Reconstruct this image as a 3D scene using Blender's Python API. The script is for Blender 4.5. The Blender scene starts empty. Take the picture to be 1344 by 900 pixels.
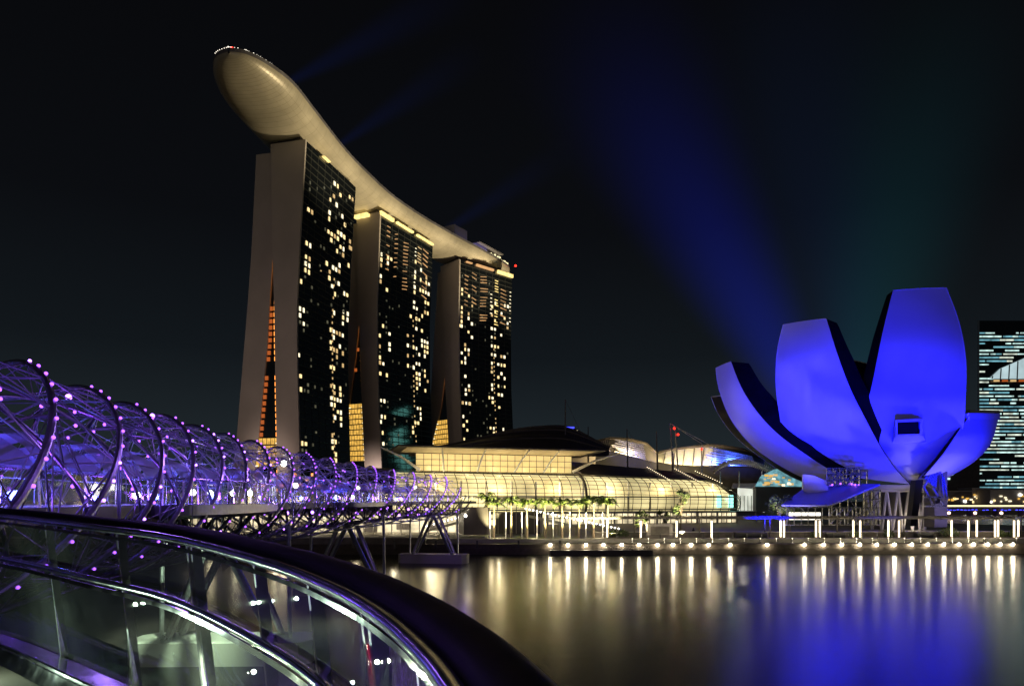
import bpy, math, random
from mathutils import Vector, Matrix
random.seed(7)
sc = bpy.context.scene
COL = sc.collection
R = math.radians
# ------------------------------------------------------------------ camera
H, F, CZ = 656.0, 900.0, 10.0          # horizon row, focal length in px (1344 px wide frame), eye height above water
cam = bpy.data.cameras.new('camera')
cam.sensor_width = 36; cam.lens = 36 * F / 1344
cam.shift_y = (H - 450) / 1344
cam.clip_start = 0.05; cam.clip_end = 8000
camo = bpy.data.objects.new('camera', cam); COL.objects.link(camo)
camo.location = (0, 0, CZ); camo.rotation_euler = (R(90), 0, 0)
sc.camera = camo
# ------------------------------------------------------------------ night sky
world = bpy.data.worlds.new('World'); sc.world = world; world.use_nodes = True
nt = world.node_tree; N = nt.nodes; L = nt.links
bg = N['Background']; bg.inputs['Strength'].default_value = 1.0
tc = N.new('ShaderNodeTexCoord'); sp = N.new('ShaderNodeSeparateXYZ'); L.new(tc.outputs['Generated'], sp.inputs[0])
rp = N.new('ShaderNodeValToRGB'); L.new(sp.outputs['Z'], rp.inputs[0])
el = rp.color_ramp.elements
el[0].position = 0.0; el[0].color = (0.0165, 0.0225, 0.0260, 1)
el[1].position = 0.62; el[1].color = (0.0021, 0.0022, 0.0028, 1)
for p, c in ((0.09, (0.0125, 0.0178, 0.0215, 1)), (0.2, (0.0058, 0.0083, 0.0108, 1)), (0.36, (0.0031, 0.0037, 0.0050, 1))):
    e = el.new(p); e.color = c
sky = N.new('ShaderNodeTexSky'); sky.sky_type = 'NISHITA'; sky.sun_disc = False
sky.sun_elevation = R(-4); sky.sun_rotation = R(200)
mx = N.new('ShaderNodeMix'); mx.data_type = 'RGBA'; mx.blend_type = 'ADD'; mx.inputs[0].default_value = 0.012
L.new(rp.outputs[0], mx.inputs[6]); L.new(sky.outputs[0], mx.inputs[7]); L.new(mx.outputs[2], bg.inputs['Color'])
# city glow from behind the viewer
sd = bpy.data.lights.new('city_glow', 'SUN'); sd.energy = 0.10; sd.angle = R(25); sd.color = (1, .80, .68)
so = bpy.data.objects.new('city_glow', sd); COL.objects.link(so)
so.rotation_euler = Vector((0.12, 0.97, -0.10)).to_track_quat('-Z', 'Y').to_euler()
sc.view_settings.view_transform = 'Standard'; sc.view_settings.look = 'None'
sc.view_settings.exposure = 0; sc.view_settings.gamma = 1; sc.view_settings.use_curve_mapping = False
cy = sc.cycles
try:
    cy.use_denoising = True; cy.denoiser = 'OPENIMAGEDENOISE'
except Exception: pass
cy.max_bounces = 6; cy.diffuse_bounces = 2; cy.glossy_bounces = 4; cy.transmission_bounces = 4; cy.transparent_max_bounces = 24; cy.volume_bounces = 0
cy.caustics_reflective = False; cy.caustics_refractive = False; cy.blur_glossy = 0.5
cy.sample_clamp_indirect = 4.0
cy.volume_step_rate = 1.0; cy.volume_max_steps = 64

# ------------------------------------------------------------------ helpers
def P(px, py, Y): return Vector(((px - 672) / F * Y, Y, CZ + (H - py) / F * Y))
def G(px, py, z):
    Y = (CZ - z) * F / (py - H); return Vector(((px - 672) / F * Y, Y, z))
def lerp(a, b, t): return a + (b - a) * t
def interp(tab, x):
    if x <= tab[0][0]: return tab[0][1]
    for (x0, y0), (x1, y1) in zip(tab, tab[1:]):
        if x <= x1: return lerp(y0, y1, (x - x0) / (x1 - x0))
    return tab[-1][1]
def catmull(pts, n):
    out = []; m = len(pts)
    for i in range(m - 1):
        p0, p1, p2, p3 = pts[max(i-1, 0)], pts[i], pts[i+1], pts[min(i+2, m-1)]
        for j in range(n):
            t = j / n
            out.append(tuple(0.5*((2*b) + (-a + c)*t + (2*a - 5*b + 4*c - d)*t*t + (-a + 3*b - 3*c + d)*t**3) for a, b, c, d in zip(p0, p1, p2, p3)))
    out.append(tuple(pts[-1])); return out
ORI = {}
class MB:
    def __init__(s): s.v = []; s.f = []
    def face(s, pts):
        n = len(s.v); s.v += [tuple(p) for p in pts]; s.f.append(tuple(range(n, n + len(pts)))); return s
    def box(s, c, size, rz=0.0):
        n = len(s.v); hx, hy, hz = size[0]/2, size[1]/2, size[2]/2; ca, sa = math.cos(rz), math.sin(rz)
        for z in (-hz, hz):
            for x, y in ((-hx, -hy), (hx, -hy), (hx, hy), (-hx, hy)):
                s.v.append((c[0] + x*ca - y*sa, c[1] + x*sa + y*ca, c[2] + z))
        s.f += [tuple(n + i for i in q) for q in ((3,2,1,0), (4,5,6,7), (0,1,5,4), (1,2,6,5), (2,3,7,6), (3,0,4,7))]; return s
    def beam(s, a, b, w, h=None, up=Vector((0, 0, 1))):
        a, b = Vector(a), Vector(b); h = h or w; t = (b - a).normalized()
        x = t.cross(up)
        if x.length < 1e-4: x = t.cross(Vector((1, 0, 0)))
        x.normalize(); y = x.cross(t).normalized(); n = len(s.v)
        for p in (a, b):
            for i, j in ((-1, -1), (1, -1), (1, 1), (-1, 1)): s.v.append(tuple(p + x*i*w/2 + y*j*h/2))
        s.f += [tuple(n + i for i in q) for q in ((0,1,2,3), (7,6,5,4), (0,4,5,1), (1,5,6,2), (2,6,7,3), (3,7,4,0))]; return s
    def prism(s, pts, ext):
        n = len(s.v); m = len(pts); ext = Vector(ext)
        s.v += [tuple(p) for p in pts] + [tuple(Vector(p) + ext) for p in pts]
        s.f.append(tuple(n + i for i in range(m))); s.f.append(tuple(n + m + i for i in reversed(range(m))))
        for i in range(m):
            j = (i + 1) % m; s.f.append((n + j, n + i, n + m + i, n + m + j))
        return s
    def loft(s, rows, closed=False, caps=False):
        n = len(s.v); m = len(rows[0])
        for r in rows: s.v += [tuple(p) for p in r]
        for i in range(len(rows) - 1):
            for j in range(m if closed else m - 1):
                k = (j + 1) % m
                s.f.append((n + i*m + j, n + i*m + k, n + (i+1)*m + k, n + (i+1)*m + j))
        if caps:
            s.f.append(tuple(n + j for j in reversed(range(m)))); s.f.append(tuple(n + (len(rows)-1)*m + j for j in range(m)))
        return s
    def tube(s, path, r, n=8, caps=True, flat=1.0):
        path = [Vector(p) for p in path]; rows = []; m = len(path); u = None
        for i, p in enumerate(path):
            t = (path[min(i+1, m-1)] - path[max(i-1, 0)]).normalized()
            if u is None:
                u = t.cross(Vector((0, 0, 1)))
                if u.length < 1e-3: u = t.cross(Vector((1, 0, 0)))
            else: u = u - t * u.dot(t)
            u.normalize(); w = t.cross(u); rr = r[i] if isinstance(r, (list, tuple)) else r
            rows.append([p + u*math.cos(2*math.pi*k/n)*rr + w*math.sin(2*math.pi*k/n)*rr*flat for k in range(n)])
        return s.loft(rows, True, caps)
    def ball(s, c, r, n=8, m=5, sz=1.0):
        c = Vector(c); rows = []
        for i in range(m + 1):
            a = -math.pi/2 + math.pi*i/m; rr = max(math.cos(a)*r, r*.02)
            rows.append([c + Vector((math.cos(2*math.pi*k/n)*rr, math.sin(2*math.pi*k/n)*rr, math.sin(a)*r*sz)) for k in range(n)])
        return s.loft(rows, True, True)
    def build(s, name, mat, parent=None, smooth=False, label=None, kind=None):
        o3 = Vector((0, 0, 0))
        if parent is not None: o3 = ORI.get(parent.name, Vector((0, 0, 0)))
        me = bpy.data.meshes.new(name)
        me.from_pydata([(x - o3.x, y - o3.y, z - o3.z) for x, y, z in s.v], [], s.f)
        me.update()
        ob = bpy.data.objects.new(name, me); COL.objects.link(ob)
        me.materials.append(mat)
        if smooth:
            me.polygons.foreach_set('use_smooth', [True]*len(me.polygons))
            try: me.set_sharp_from_angle(angle=R(40))
            except Exception: pass
        if parent is not None: ob.parent = parent; ORI[ob.name] = o3
        if label: ob['label'] = label
        if kind: ob['kind'] = kind
        return ob
def thing(name, loc, label, cat, group=None, rz=0):
    o = bpy.data.objects.new(name, None); COL.objects.link(o); o.empty_display_size = .5
    o.location = loc; o.rotation_euler = (0, 0, rz); ORI[o.name] = Vector(loc)
    return tag(o, label, cat, group)
def tag(o, label, cat, group=None):
    o['label'] = label; o['category'] = cat
    if group: o['group'] = group
    return o
def struct(o): o['kind'] = 'structure'; return o
def copy_tree(o, parent=None, kids=None):
    c = o.copy(); COL.objects.link(c)
    if parent is not None: c.parent = parent
    for ch in [x for x in ALLK.get(o.name, [])]:
        copy_tree(ch, c)
    return c
ALLK = {}
def kids_index():
    ALLK.clear()
    for x in COL.objects:
        if x.parent: ALLK.setdefault(x.parent.name, []).append(x)
def lamp(name, kind, loc, energy, color, target=None, **kw):
    l = bpy.data.lights.new(name, kind); l.energy = energy; l.color = color
    for k, v in kw.items(): setattr(l, k, v)
    o = bpy.data.objects.new(name, l); COL.objects.link(o); o.location = loc
    if target is not None: o.rotation_euler = (Vector(target) - Vector(loc)).to_track_quat('-Z', 'Y').to_euler()
    return o

# ------------------------------------------------------------------ materials
def mat(name, col, rough=.6, metal=0.0, noise=0.0, scale=3.0, bump=0.0, spec=.5, bscale=None):
    m = bpy.data.materials.new(name); m.use_nodes = True; t = m.node_tree; b = t.nodes['Principled BSDF']
    b.inputs['Base Color'].default_value = (*col, 1); b.inputs['Roughness'].default_value = rough
    b.inputs['Metallic'].default_value = metal; b.inputs['Specular IOR Level'].default_value = spec
    if noise or bump:
        tc = t.nodes.new('ShaderNodeTexCoord')
        nz = t.nodes.new('ShaderNodeTexNoise'); nz.inputs['Scale'].default_value = scale; nz.inputs['Detail'].default_value = 5
        t.links.new(tc.outputs['Object'], nz.inputs['Vector'])
        if noise:
            r = t.nodes.new('ShaderNodeValToRGB'); t.links.new(nz.outputs[0], r.inputs[0])
            r.color_ramp.elements[0].position = .3; r.color_ramp.elements[1].position = .7
            r.color_ramp.elements[0].color = (*[c*(1-noise) for c in col], 1); r.color_ramp.elements[1].color = (*[min(1, c*(1+noise)) for c in col], 1)
            t.links.new(r.outputs[0], b.inputs['Base Color'])
            mr = t.nodes.new('ShaderNodeMapRange'); mr.inputs[3].default_value = max(.02, rough - .12); mr.inputs[4].default_value = min(1, rough + .12)
            t.links.new(nz.outputs[0], mr.inputs[0]); t.links.new(mr.outputs[0], b.inputs['Roughness'])
        if bump:
            bp = t.nodes.new('ShaderNodeBump'); bp.inputs['Strength'].default_value = bump
            if bscale:
                n2 = t.nodes.new('ShaderNodeTexNoise'); n2.inputs['Scale'].default_value = bscale; t.links.new(tc.outputs['Object'], n2.inputs['Vector']); t.links.new(n2.outputs[0], bp.inputs['Height'])
            else: t.links.new(nz.outputs[0], bp.inputs['Height'])
            t.links.new(bp.outputs[0], b.inputs['Normal'])
    return m
def emit(name, col, strength, var=0.0, scale=1.0, base=(.05, .05, .05)):
    m = bpy.data.materials.new(name); m.use_nodes = True; t = m.node_tree; b = t.nodes['Principled BSDF']
    b.inputs['Base Color'].default_value = (*base, 1); b.inputs['Emission Color'].default_value = (*col, 1)
    b.inputs['Emission Strength'].default_value = strength; b.inputs['Roughness'].default_value = .3
    if var:
        tc = t.nodes.new('ShaderNodeTexCoord'); nz = t.nodes.new('ShaderNodeTexNoise'); nz.inputs['Scale'].default_value = scale
        nz.inputs['Detail'].default_value = 3
        t.links.new(tc.outputs['Object'], nz.inputs['Vector'])
        mr = t.nodes.new('ShaderNodeMapRange'); mr.inputs[1].default_value = .3; mr.inputs[2].default_value = .7
        mr.inputs[3].default_value = strength*(1-var); mr.inputs[4].default_value = strength*(1+var)
        t.links.new(nz.outputs[0], mr.inputs[0]); t.links.new(mr.outputs[0], b.inputs['Emission Strength'])
    return m
def glassy(name, tint=(1, 1, 1), rough=.02, facing=.08, bump=0.0, gcol=(1, 1, 1), fres=True):
    m = bpy.data.materials.new(name); m.use_nodes = True; t = m.node_tree; t.nodes.remove(t.nodes['Principled BSDF'])
    out = t.nodes['Material Output']; tr = t.nodes.new('ShaderNodeBsdfTransparent'); tr.inputs[0].default_value = (*tint, 1)
    gl = t.nodes.new('ShaderNodeBsdfGlossy'); gl.inputs['Roughness'].default_value = rough; gl.inputs[0].default_value = (*gcol, 1)
    fr = t.nodes.new('ShaderNodeFresnel'); fr.inputs[0].default_value = 1.5
    ma = t.nodes.new('ShaderNodeMath'); ma.operation = 'ADD'; ma.use_clamp = True; ma.inputs[1].default_value = facing
    if fres: t.links.new(fr.outputs[0], ma.inputs[0])
    else: ma.inputs[0].default_value = 0
    mi = t.nodes.new('ShaderNodeMixShader'); t.links.new(ma.outputs[0], mi.inputs[0]); t.links.new(tr.outputs[0], mi.inputs[1]); t.links.new(gl.outputs[0], mi.inputs[2])
    t.links.new(mi.outputs[0], out.inputs[0]); return m
M = dict(
  concrete=mat('pale_concrete', (.50, .47, .44), .75, noise=.08, scale=.15),
  panel=mat('tower_end_concrete', (.46, .41, .37), .8, noise=.10, scale=.06),
  quay=mat('quay_stone', (.20, .18, .16), .8, noise=.35, scale=.7),
  deckwood=mat('boardwalk_timber', (.075, .06, .05), .75, noise=.3, scale=1.5),
  paving=mat('promenade_paving', (.30, .28, .25), .7, noise=.2, scale=.6),
  steel=mat('brushed_steel', (.55, .55, .57), .28, 1.0, noise=.15, scale=6),
  railsteel=mat('polished_rail_steel', (.66, .66, .68), .16, 1.0, noise=.12, scale=9),
  darksteel=mat('dark_painted_steel', (.05, .05, .055), .45, .3, noise=.2, scale=4),
  duplex=mat('stainless_helix_tube', (.42, .42, .45), .36, .85, noise=.2, scale=5),
  rodsteel=mat('bright_rod_steel', (.62, .61, .64), .4, .6),
  darkrail=mat('dull_grey_steel', (.12, .12, .12), .5, .6), pergola=mat('dull_pergola_concrete', (.16, .145, .13), .8, noise=.15, scale=.8),
  black=mat('black_cap_rail', (.010, .010, .011), .62, noise=.4, scale=14, bump=.12, bscale=160, spec=.25),
  glassdark=mat('dark_curtain_glass', (.008, .010, .012), .05, bump=.55, scale=.35, spec=1.0),
  mullion=mat('dark_mullion', (.03, .03, .03), .5),
  hull=mat('beige_hull_cladding', (.44, .39, .29), .42, .2, noise=.08, scale=.2),
  roof=mat('dark_roof_metal', (.065, .055, .055), .5, .2, noise=.25, scale=.3),
  roofgrey=mat('grey_roof_metal', (.15, .14, .15), .5, .2, noise=.2, scale=.2),
  white=mat('white_paint', (.75, .74, .72), .5, noise=.06, scale=1),
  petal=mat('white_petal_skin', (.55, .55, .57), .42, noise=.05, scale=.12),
  petaldark=mat('dark_side_and_shade', (.006, .006, .008), .7, noise=.3, scale=.4, spec=.05),
  trunk=mat('palm_trunk', (.28, .22, .15), .8, noise=.4, scale=6, bump=.4),
  bark=mat('tree_bark', (.14, .11, .08), .85, noise=.4, scale=7, bump=.4),
  frond=mat('palm_frond_green', (.11, .16, .03), .5, noise=.4, scale=2),
  leaf=mat('tree_leaf_green', (.08, .12, .028), .55, noise=.45, scale=1.5),
  shrub=mat('shrub_green', (.055, .085, .025), .6, noise=.5, scale=3),
  cloth=mat('dark_clothes', (.03, .03, .04), .8), skin=mat('skin', (.35, .22, .16), .6),
  glass=glassy('clear_glass', (.93, .97, .95), .06, .10, fres=False),
  podglass=glassy('balustrade_glass', (.86, .92, .88), .015, .05),
  vaultglass=glassy('vault_glass', (.95, .95, .88), .05, .045, fres=False),
  win1=emit('window_warm', (1, .74, .34), 1.5), win2=emit('window_pale', (1, .86, .56), 1.7), win3=emit('window_dim', (1, .66, .28), .75),
  dimwin=emit('window_faint', (.85, .8, .5), .10, .6, .1),
  orange=emit('orange_light', (1, .32, .05), 2.5), brownish=emit('blind_light', (1, .52, .20), .62, .5, .08), orange2=emit('dim_orange_light', (1, .22, .04), .45), amber=emit('amber_glass', (1, .56, .10), .85, .35, .5),
  wcol=emit('light_column_white', (1, .80, .52), 4.2), wlamp=emit('quay_lamp_glow', (1, .87, .58), 120),
  purple=emit('purple_led', (.33, .085, 1), 4.0), purple2=emit('bright_purple_led', (.38, .14, 1), 8), wbulb=emit('white_bulb', (1, .95, .85), 9),
  red=emit('red_beacon', (1, .02, .01), 4), redled=emit('red_led_strip', (1, .03, .02), .28), stripw=emit('strip_lamp_white', (.85, 1, .68), 5),
  deckglow=emit('deck_edge_lights', (1, .8, .45), 2.2), shop=emit('shop_glow', (1, .84, .52), 1.0, .55, .35), yellow=emit('terrace_glow', (1, .72, .24), 1.6, .4, .4),
  blueled=emit('blue_led', (.05, .06, 1), 2.2), tealwin=emit('office_window', (.55, .95, .85), .75, .5, .12), tealdim=emit('office_window_dim', (.35, .75, .75), .25, .5, .15),
  poolpurple=emit('terrace_purple', (.55, .45, 1), 1.0, .3, .5),
)

def light_catch_glass():  # faint diffuse film added so the panes catch lamp light
    m = M['podglass']; t = m.node_tree; out = t.nodes['Material Output']; src = out.inputs[0].links[0].from_socket
    df = t.nodes.new('ShaderNodeBsdfDiffuse'); df.inputs[0].default_value = (.75, .78, .76, 1)
    tc = t.nodes.new('ShaderNodeTexCoord'); nz = t.nodes.new('ShaderNodeTexNoise'); nz.inputs['Scale'].default_value = 2.2; nz.inputs['Detail'].default_value = 6
    t.links.new(tc.outputs['Object'], nz.inputs['Vector']); mr = t.nodes.new('ShaderNodeMapRange'); mr.inputs[1].default_value = .35; mr.inputs[2].default_value = .75
    mr.inputs[3].default_value = .015; mr.inputs[4].default_value = .075; t.links.new(nz.outputs[0], mr.inputs[0])
    mi = t.nodes.new('ShaderNodeMixShader'); t.links.new(mr.outputs[0], mi.inputs[0]); t.links.new(src, mi.inputs[1]); t.links.new(df.outputs[0], mi.inputs[2]); t.links.new(mi.outputs[0], out.inputs[0])
light_catch_glass()
M['poststeel'] = mat('brushed_post_steel', (.6, .6, .6), .38, .75, noise=.15, scale=20)
# ------------------------------------------------------------------ water and land
wm = bpy.data.materials.new('bay_water'); wm.use_nodes = True
t = wm.node_tree; b = t.nodes['Principled BSDF']
b.inputs['Base Color'].default_value = (.006, .009, .009, 1); b.inputs['Roughness'].default_value = .2; b.inputs['IOR'].default_value = 1.33
tcw = t.nodes.new('ShaderNodeTexCoord'); mp = t.nodes.new('ShaderNodeMapping'); mp.inputs['Scale'].default_value = (.35, 1.3, 1)
t.links.new(tcw.outputs['Object'], mp.inputs[0])
nw = t.nodes.new('ShaderNodeTexNoise'); nw.inputs['Scale'].default_value = .55; nw.inputs['Detail'].default_value = 4; t.links.new(mp.outputs[0], nw.inputs[0])
bw = t.nodes.new('ShaderNodeBump'); bw.inputs['Strength'].default_value = .05; bw.inputs['Distance'].default_value = .10
t.links.new(nw.outputs[0], bw.inputs['Height']); t.links.new(bw.outputs[0], b.inputs['Normal'])
n2 = t.nodes.new('ShaderNodeTexNoise'); n2.inputs['Scale'].default_value = .03; t.links.new(tcw.outputs['Object'], n2.inputs[0])
mr = t.nodes.new('ShaderNodeMapRange'); mr.inputs[3].default_value = .19; mr.inputs[4].default_value = .24; t.links.new(n2.outputs[0], mr.inputs[0]); t.links.new(mr.outputs[0], b.inputs['Roughness'])
struct(MB().face([(-2500, -300, 0), (2500, -300, 0), (2500, 4000, 0), (-2500, 4000, 0)]).build('water', wm))

# land: quay edge follows the photograph's waterline
edge = [(-700, 126), (-60, 126), (-2, 126), (14, 126.2), (60, 127), (97, 128), (122, 133), (150, 145), (175, 158)]
LZ = 2.75
land = [(x, y + 2.6, -1) for x, y in edge] + [(152, 190, -1), (135, 215, -1), (150, 300, -1), (260, 470, -1), (900, 520, -1), (2400, 700, -1), (2400, 3500, -1), (-2400, 3500, -1), (-2400, 300, -1)]
struct(MB().prism(land, (0, 0, LZ + 1)).build('promenade', M['paving']))
# lower boardwalk ledge along the water
ms = MB()
rows = []
for i, (x, y) in enumerate(edge):
    rows.append([(x, y + 3, -1.0), (x, y, -1.0), (x, y, 1.05), (x, y + .05, 1.45), (x, y + .05, 1.9), (x, y + 3, 1.9)])
ms.loft(rows)
struct(ms.build('boardwalk', M['deckwood']))
# higher quay wall on the left part (coping at 3.1 m)
qw = thing('quay_wall', (-60, 126.6, 0), 'long dark stone quay wall below the lit arcade left of the boardwalk lamps', 'wall')
m_ = MB(); m_.box((-196, 127.0, 1.0), (360, 1.6, 4.0)); m_.build('wall', M['quay'], qw)
m_ = MB(); m_.box((-196, 126.9, 3.1), (360, 2.4, .22)); m_.build('coping', M['concrete'], qw)
for i in range(14):
    MB().box((-90 + i*7.6, 126.14, 1.9), (.35, .3, 1.4)).build('fender', M['darksteel'], qw)

# ------------------------------------------------------------------ hotel towers
def plane_hit(A, e, px, py):
    k = (px - 672) / F; a = (k*A.y - A.x) / (e.x - k*e.y); Y = A.y + a*e.y
    return a, CZ + (H - py)/F*Y
def make_tower(near, far, ztop, gcurve, icurve, jcurve, kcurve, apex_y, label, lit, style):
    Yn = (ztop - CZ)*F/(H - near[1]); Yf = (ztop - CZ)*F/(H - far[1])
    A = P(near[0], near[1], Yn); B = P(far[0], far[1], Yf)
    d = Vector((B.x - A.x, B.y - A.y, 0)); Ln = d.length; d.normalize(); e = Vector((-d.y, d.x, 0)).normalized()
    A = Vector((A.x, A.y, 0))
    def tab(curve):
        r = sorted([(z, a) for a, z in (plane_hit(A, e, x, y) for x, y in curve)]); return r
    g, ii, j, k = tab(gcurve), tab(icurve), tab(jcurve), tab(kcurve)
    za = plane_hit(A, e, icurve[0][0], apex_y)[1]
    zs = [LZ + (ztop - LZ)*q/30 for q in range(31)]
    pt = lambda a, s, z: A + e*a + d*s + Vector((0, 0, z))
    T = thing('hotel_tower', pt(12, Ln/2, LZ), label, 'tower')
    # front leg: pale end wall + dark glass body
    fr = lambda s, off=0.0: [pt(interp(g, z) - off, s, z) for z in zs] + [pt(interp(ii, z), s, z) for z in reversed(zs)]
    MB().prism(fr(0, .5), d*1.2).build('end_wall', M['panel'], T)
    body = MB().prism(fr(1.2), d*(Ln - 1.2)).build('glass_facade', M['glassdark'], T, label='dark glass curtain wall facing the bay')
    zt2 = ztop - 3; zs2 = [LZ + (zt2 - LZ)*q/30 for q in range(31)]
    jj = lambda z: interp(j, z) if z < za else interp(ii, z) + .02
    ea = [pt(jj(z), 2.5, z) for z in zs2] + [pt(interp(k, z), 2.5, z) for z in reversed(zs2)]
    MB().prism(ea, d*(Ln - 4)).build('rear_leg', M['panel'], T, label='splayed rear leg leaning towards the front leg')
    # floor lines and mullions over the bay facade
    fl = MB(); nf = int((ztop - LZ - 6)/3.5)
    for q in range(nf):
        z = ztop - 3 - q*3.5; a = interp(g, z) - .12
        fl.beam(pt(a, 1.3, z), pt(a, Ln - .1, z), .3, .42)
    for c in range(1, int(Ln/7)):
        s = c*7.0
        fl.tube([pt(interp(g, z) - .05, s, z) for z in zs], .18, 4)
    fl.build('floor_grid', mat('facade_grid_metal', (.06, .065, .06), .45, .4), T)
    # atrium glass between the legs
    at = MB(); zz = [LZ + (za - LZ)*q/20 for q in range(21)]
    at.loft([[pt(interp(ii, z) + .02, 3.4, z), pt(interp(j, z) - .02, 3.4, z)] for z in zz]).build('atrium_glass', M['glassdark'], T)
    # lit windows
    seen = set(); cells = []
    for px, py in lit:
        kk = (px - 672)/F; a = 2.0
        for _ in range(5):
            s = (kk*(A.y + a*e.y) - (A.x + a*e.x)) / (d.x - kk*d.y); Y = A.y + a*e.y + s*d.y
            z = CZ + (H - py)/F*Y; a = interp(g, z)
        q = (round(s/3.5), round((ztop - z - 1.5)/3.5))
        if q in seen or s < .5 or s > Ln: continue
        seen.add(q); cells.append((min(max(q[0]*3.5, 2.2), Ln - 1.6), ztop - 1.5 - q[1]*3.5 + random.uniform(-.1, .1)))
    rest = MB(); W_ = (M['win1'], M['win2'], M['win1'], M['win2'], M['win3'])
    def wbox(mb, s, z, w, h):
        a = interp(g, z) - .22
        mb.beam(pt(a, s - w/2, z), pt(a, s + w/2, z), .3, h)
    for n, (s, z) in enumerate(cells):
        mb = MB() if n < 100 else rest
        wbox(mb, s, z, random.choice((1.5, 1.8, 1.2)), random.choice((2.2, 2.4, 1.9)))
        if n < 100: mb.build('lit_window', random.choice(W_), T)
    if rest.v: rest.build('lit_windows', M['win1'], T, kind='stuff')
    # dim stray windows
    dimw = MB()
    for q in range(70):
        wbox(dimw, round(random.uniform(2, Ln - 3)/3.5)*3.5, ztop - 1.5 - random.randint(3, nf - 4)*3.5, random.choice((.8, 1.2)), random.choice((1.1, 1.6)))
    dimw.build('dim_windows', M['dimwin'], T, kind='stuff')
    for c in range(int(nf*.75)):
        z = ztop - 60 - c*3.5
        if z > 8 and random.random() < .75:
            stray = MB(); wbox(stray, Ln*.66, z, .6, 1.2); stray.build('stair_light', M['win3'], T)
    # atrium lights
    z = za - 3
    while z > 14:
        y = H - (z - CZ)*F/A.y
        a0, a1 = interp(ii, z), interp(j, z); gap = a1 - a0
        on = style(y)
        if 'r' in on: MB().beam(pt(a0 + .15, 3.0, z), pt(a0 + min(2.2, gap*.45), 3.0, z), .4, 2.2).build('atrium_light', M['orange'], T)
        if 'l' in on and gap > 2.4: MB().beam(pt(a1 - .2, 3.0, z), pt(a1 - min(1.9, gap*.35), 3.0, z), .4, 2.1).build('atrium_light', M['orange2'], T)
        z -= 3.3
    return T, pt, g, ii, j, k, Ln, ztop, e, d
s2 = lambda pts, sx, ox, oy: [(ox + x/sx, oy + y/sx) for x, y in pts]
lit1 = s2([(580,255),(568,240),(600,310),(645,315),(665,335),(552,355),(570,330),(570,375),(548,395),(545,430),(618,415),(617,455),(430,405),(447,415),(538,522),(555,535),(573,550),(555,570),(592,530),(590,560),(611,515),(611,545),(415,572),(437,580),(643,572),(655,580),(641,603),(657,605),(605,608),(585,625),(620,615),(618,650),(412,640),(434,655),(408,675),(434,685),(432,725),(408,712),(527,682),(541,720),(541,758),(563,708),(580,715),(598,700),(597,732),(635,693),(650,703),(380,760),(557,803),(594,793),(572,840),(626,845),(642,850)], 4.09, 300, 180) + \
  s2([(415,30),(415,68),(440,45),(437,113),(610,35),(662,35),(660,65),(660,95),(680,45),(680,75),(606,127),(588,150),(606,160),(588,185),(606,190),(625,140),(641,148),(660,157),(587,245),(606,253),(638,237),(622,262),(622,295),(655,275),(413,275),(587,343),(605,345),(655,340),(431,385),(432,452),(587,435),(604,437),(602,470),(587,500),(603,503),(620,512),(637,452),(637,483),(637,514),(588,530),(608,530),(622,570),(638,575),(638,605),(603,595),(638,635),(604,688),(592,718),(610,720),(593,780),(612,785),(440,757),(447,757),(612,840)], 4.09, 290, 400)
lit2 = s2([(208,525),(207,560),(240,540),(267,520),(213,460),(243,475),(428,600),(427,637),(458,585),(455,650),(435,525),(505,612),(500,672),(518,683),(422,695),(422,732),(448,710),(470,718),(497,735),(516,740),(202,625),(202,660),(228,707),(245,712),(415,790),(415,825),(443,830),(495,795),(514,800),(388,875),(463,875),(490,855),(513,860),(437,890)], 5, 460, 240) + \
  s2([(340,15),(360,30),(403,45),(378,60),(362,80),(318,60),(180,115),(202,150),(202,205),(202,232),(150,160),(150,213),(151,270),(151,297),(178,305),(356,130),(376,135),(314,163),(312,215),(331,220),(350,228),(376,190),(376,212),(395,195),(411,200),(397,222),(411,230),(395,245),(411,250),(397,270),(375,262),(313,270),(314,320),(333,322),(353,305),(372,312),(355,362),(372,362),(355,387),(372,387),(355,410),(372,412),(355,437),(371,437),(395,392),(408,398),(397,345),(395,470),(151,355),(151,380),(200,365),(158,520),(177,517),(158,600),(178,602),(158,630),(178,685),(183,740),(356,560),(374,562),(374,588),(374,612),(355,637),(370,635),(336,655),(336,680)], 4.09, 460, 400)
lit3 = s2([(795,798),(737,835),(768,872),(735,890),(958,798),(932,817),(1005,815),(1034,825),(955,850),(930,870),(985,858),(1002,890),(742,725),(772,735),(742,690)], 5, 460, 240) + \
  s2([(601,30),(627,60),(598,75),(598,95),(587,85),(645,108),(625,152),(644,180),(586,120),(601,120),(763,12),(780,40),(823,12),(845,18),(822,75),(778,80),(760,55),(757,123),(778,127),(840,105),(840,130),(757,167),(775,172),(800,157),(755,212),(775,215),(800,220),(800,240),(775,262),(752,277),(834,278),(812,270),(795,310),(812,320),(834,320),(622,222),(640,245),(622,248),(642,270),(592,262),(592,305),(620,290),(620,312),(752,320),(752,345),(752,365),(812,378),(795,397),(834,405),(834,450),(795,438),(752,432),(752,455),(620,382),(640,430),(640,455),(622,452),(620,475),(597,517),(620,520),(640,520),(752,498),(770,498),(770,520),(795,483),(810,485),(797,548),(600,605),(600,650),(622,630),(622,680),(605,722),(770,655),(757,672),(772,675),(817,658)], 4.09, 460, 400)
ZT = 195
st1 = lambda y: ('r' if y < 470 or y > 488 else '') + ('l' if (y > 395 and y < 470) or y > 488 else '')
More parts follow.
